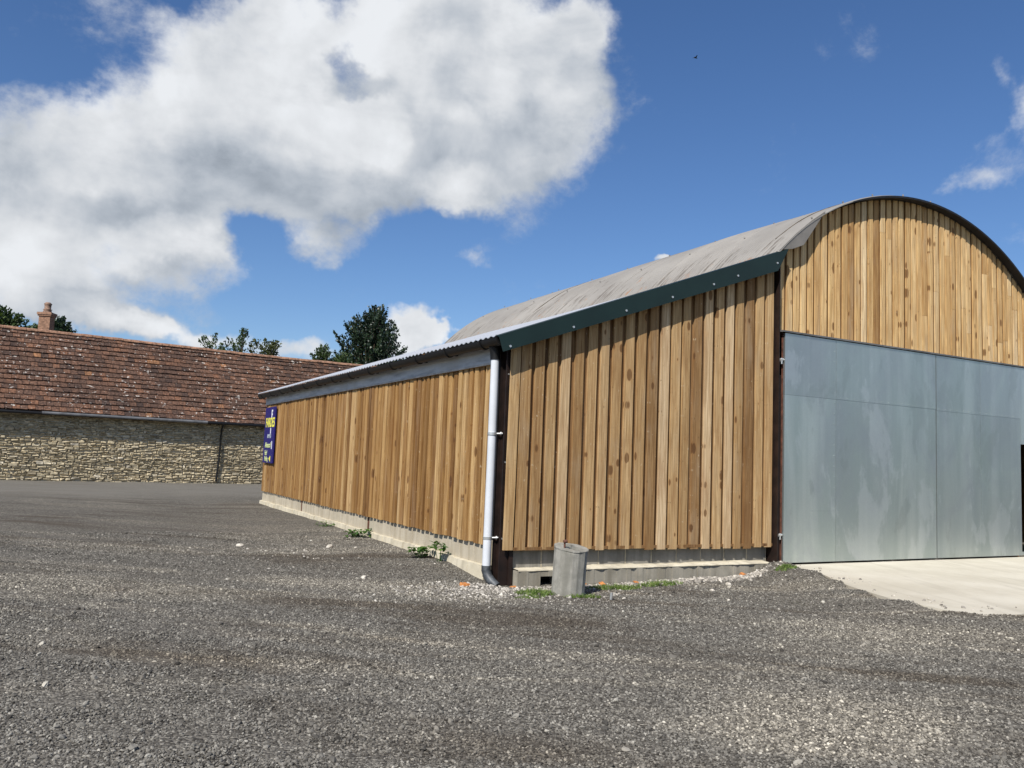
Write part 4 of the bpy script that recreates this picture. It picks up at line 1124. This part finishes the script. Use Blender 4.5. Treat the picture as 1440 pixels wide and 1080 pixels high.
fb = t.math('ADD', t.math('MULTIPLY', t.noise(t.vmath('MULTIPLY', d, (1,1,1.25)), 8.5, 12, .655, .12), .8), t.math('MULTIPLY', t.noise(d, 3.6, 3, .5), .2))
D1 = t.math('ADD', t.math('MULTIPLY', t.math('MINIMUM', tot, 1.1), 1.32), t.math('MULTIPLY', t.math('SUBTRACT', fb, .5), 2.9))
sunv = Vector((math.sin(SUN_AZ)*math.cos(SUN_EL), math.cos(SUN_AZ)*math.cos(SUN_EL), math.sin(SUN_EL)))
cov = t.maprange(D1, .25, 1.22)
LIT = Vector((-.62,.25,.72)).normalized()     # the side of the billows that faces the light, seen against the sky
f0 = t.noise(d, 5.5, 7, .52, .25); f1 = t.noise(t.vmath('ADD', d, tuple(LIT*.034)), 5.5, 7, .52, .25)
rel = t.math('SUBTRACT', f0, f1)
under = t.math('SUBTRACT', t.math('MINIMUM', up, 1.9), t.math('MINIMUM', tot, 1.9))     # >0 on the underside of a bank, <0 on its crown
body = t.maprange(D1, .7, 1.8)
lum = t.math('ADD', .88, t.math('MULTIPLY', rel, 1.1))
lum = t.math('SUBTRACT', lum, t.math('MULTIPLY', t.maprange(under, -.25, .75), .30))
big = t.noise(t.vmath('MULTIPLY', d, (1,1,2.2)), 5.0, 5, .55, .3)
lum = t.math('SUBTRACT', lum, t.math('MULTIPLY', t.math('MULTIPLY', body, t.maprange(big, .42, .66)), .20))
lum = t.math('MAXIMUM', t.math('MINIMUM', lum, .96), .36)
CLOUD_GAIN = 6.3
ccol = t.mix(t.maprange(lum, .4, .9), (.84,.95,1.10), (.97,1.0,1.04))
ccol = t.vmath('SCALE', ccol); t.L(lum, ccol.node.inputs['Scale'])
cc2 = t.vmath('MULTIPLY', ccol, (CLOUD_GAIN,)*3)
hsv = t.node('ShaderNodeHueSaturation'); hsv.inputs['Saturation'].default_value = 1.15; t.L(sky.outputs[0], hsv.inputs['Color'])
skyc = t.mix(1, hsv.outputs[0], (.62,.675,.80), 'MULTIPLY')
fin = t.mix(cov, skyc, cc2)
t.L(fin, bg.inputs['Color']); bg.inputs['Strength'].default_value = .1
w.cycles.sampling_method = 'MANUAL'; w.cycles.sample_map_resolution = 512

sun = bpy.data.lights.new('sun', 'SUN'); sun.energy = 4.2; sun.angle = R(.53); sun.color = (1.0, .955, .88)
so = bpy.data.objects.new('sun', sun); COL.objects.link(so); so.location = (-20,-20,40)
so.rotation_euler = (-sunv).to_track_quat('-Z', 'Y').to_euler()

cam = bpy.data.cameras.new('camera'); cam.sensor_width = 36; cam.lens = 36*1163.6/1440; cam.clip_end = 5000; cam.clip_start = .05
co = bpy.data.objects.new('camera', cam); COL.objects.link(co)
RM = [[0.8786615319898, -0.0785169678515, 0.4709447929046], [-0.4757858269818, -0.0618295369453, 0.8773852946137], [0.0397713344985, 0.9949935648639, 0.0916844961358]]
co.matrix_world = Matrix(((RM[0][0], RM[0][1], -RM[0][2], 0), (RM[1][0], RM[1][1], -RM[1][2], 0), (RM[2][0], RM[2][1], -RM[2][2], 1.6), (0,0,0,1)))
SC.camera = co
SC.view_settings.view_transform = 'Standard'; SC.view_settings.look = 'None'; SC.view_settings.gamma = 1; SC.view_settings.exposure = 0.5
SC.render.resolution_x = 1024; SC.render.resolution_y = 768
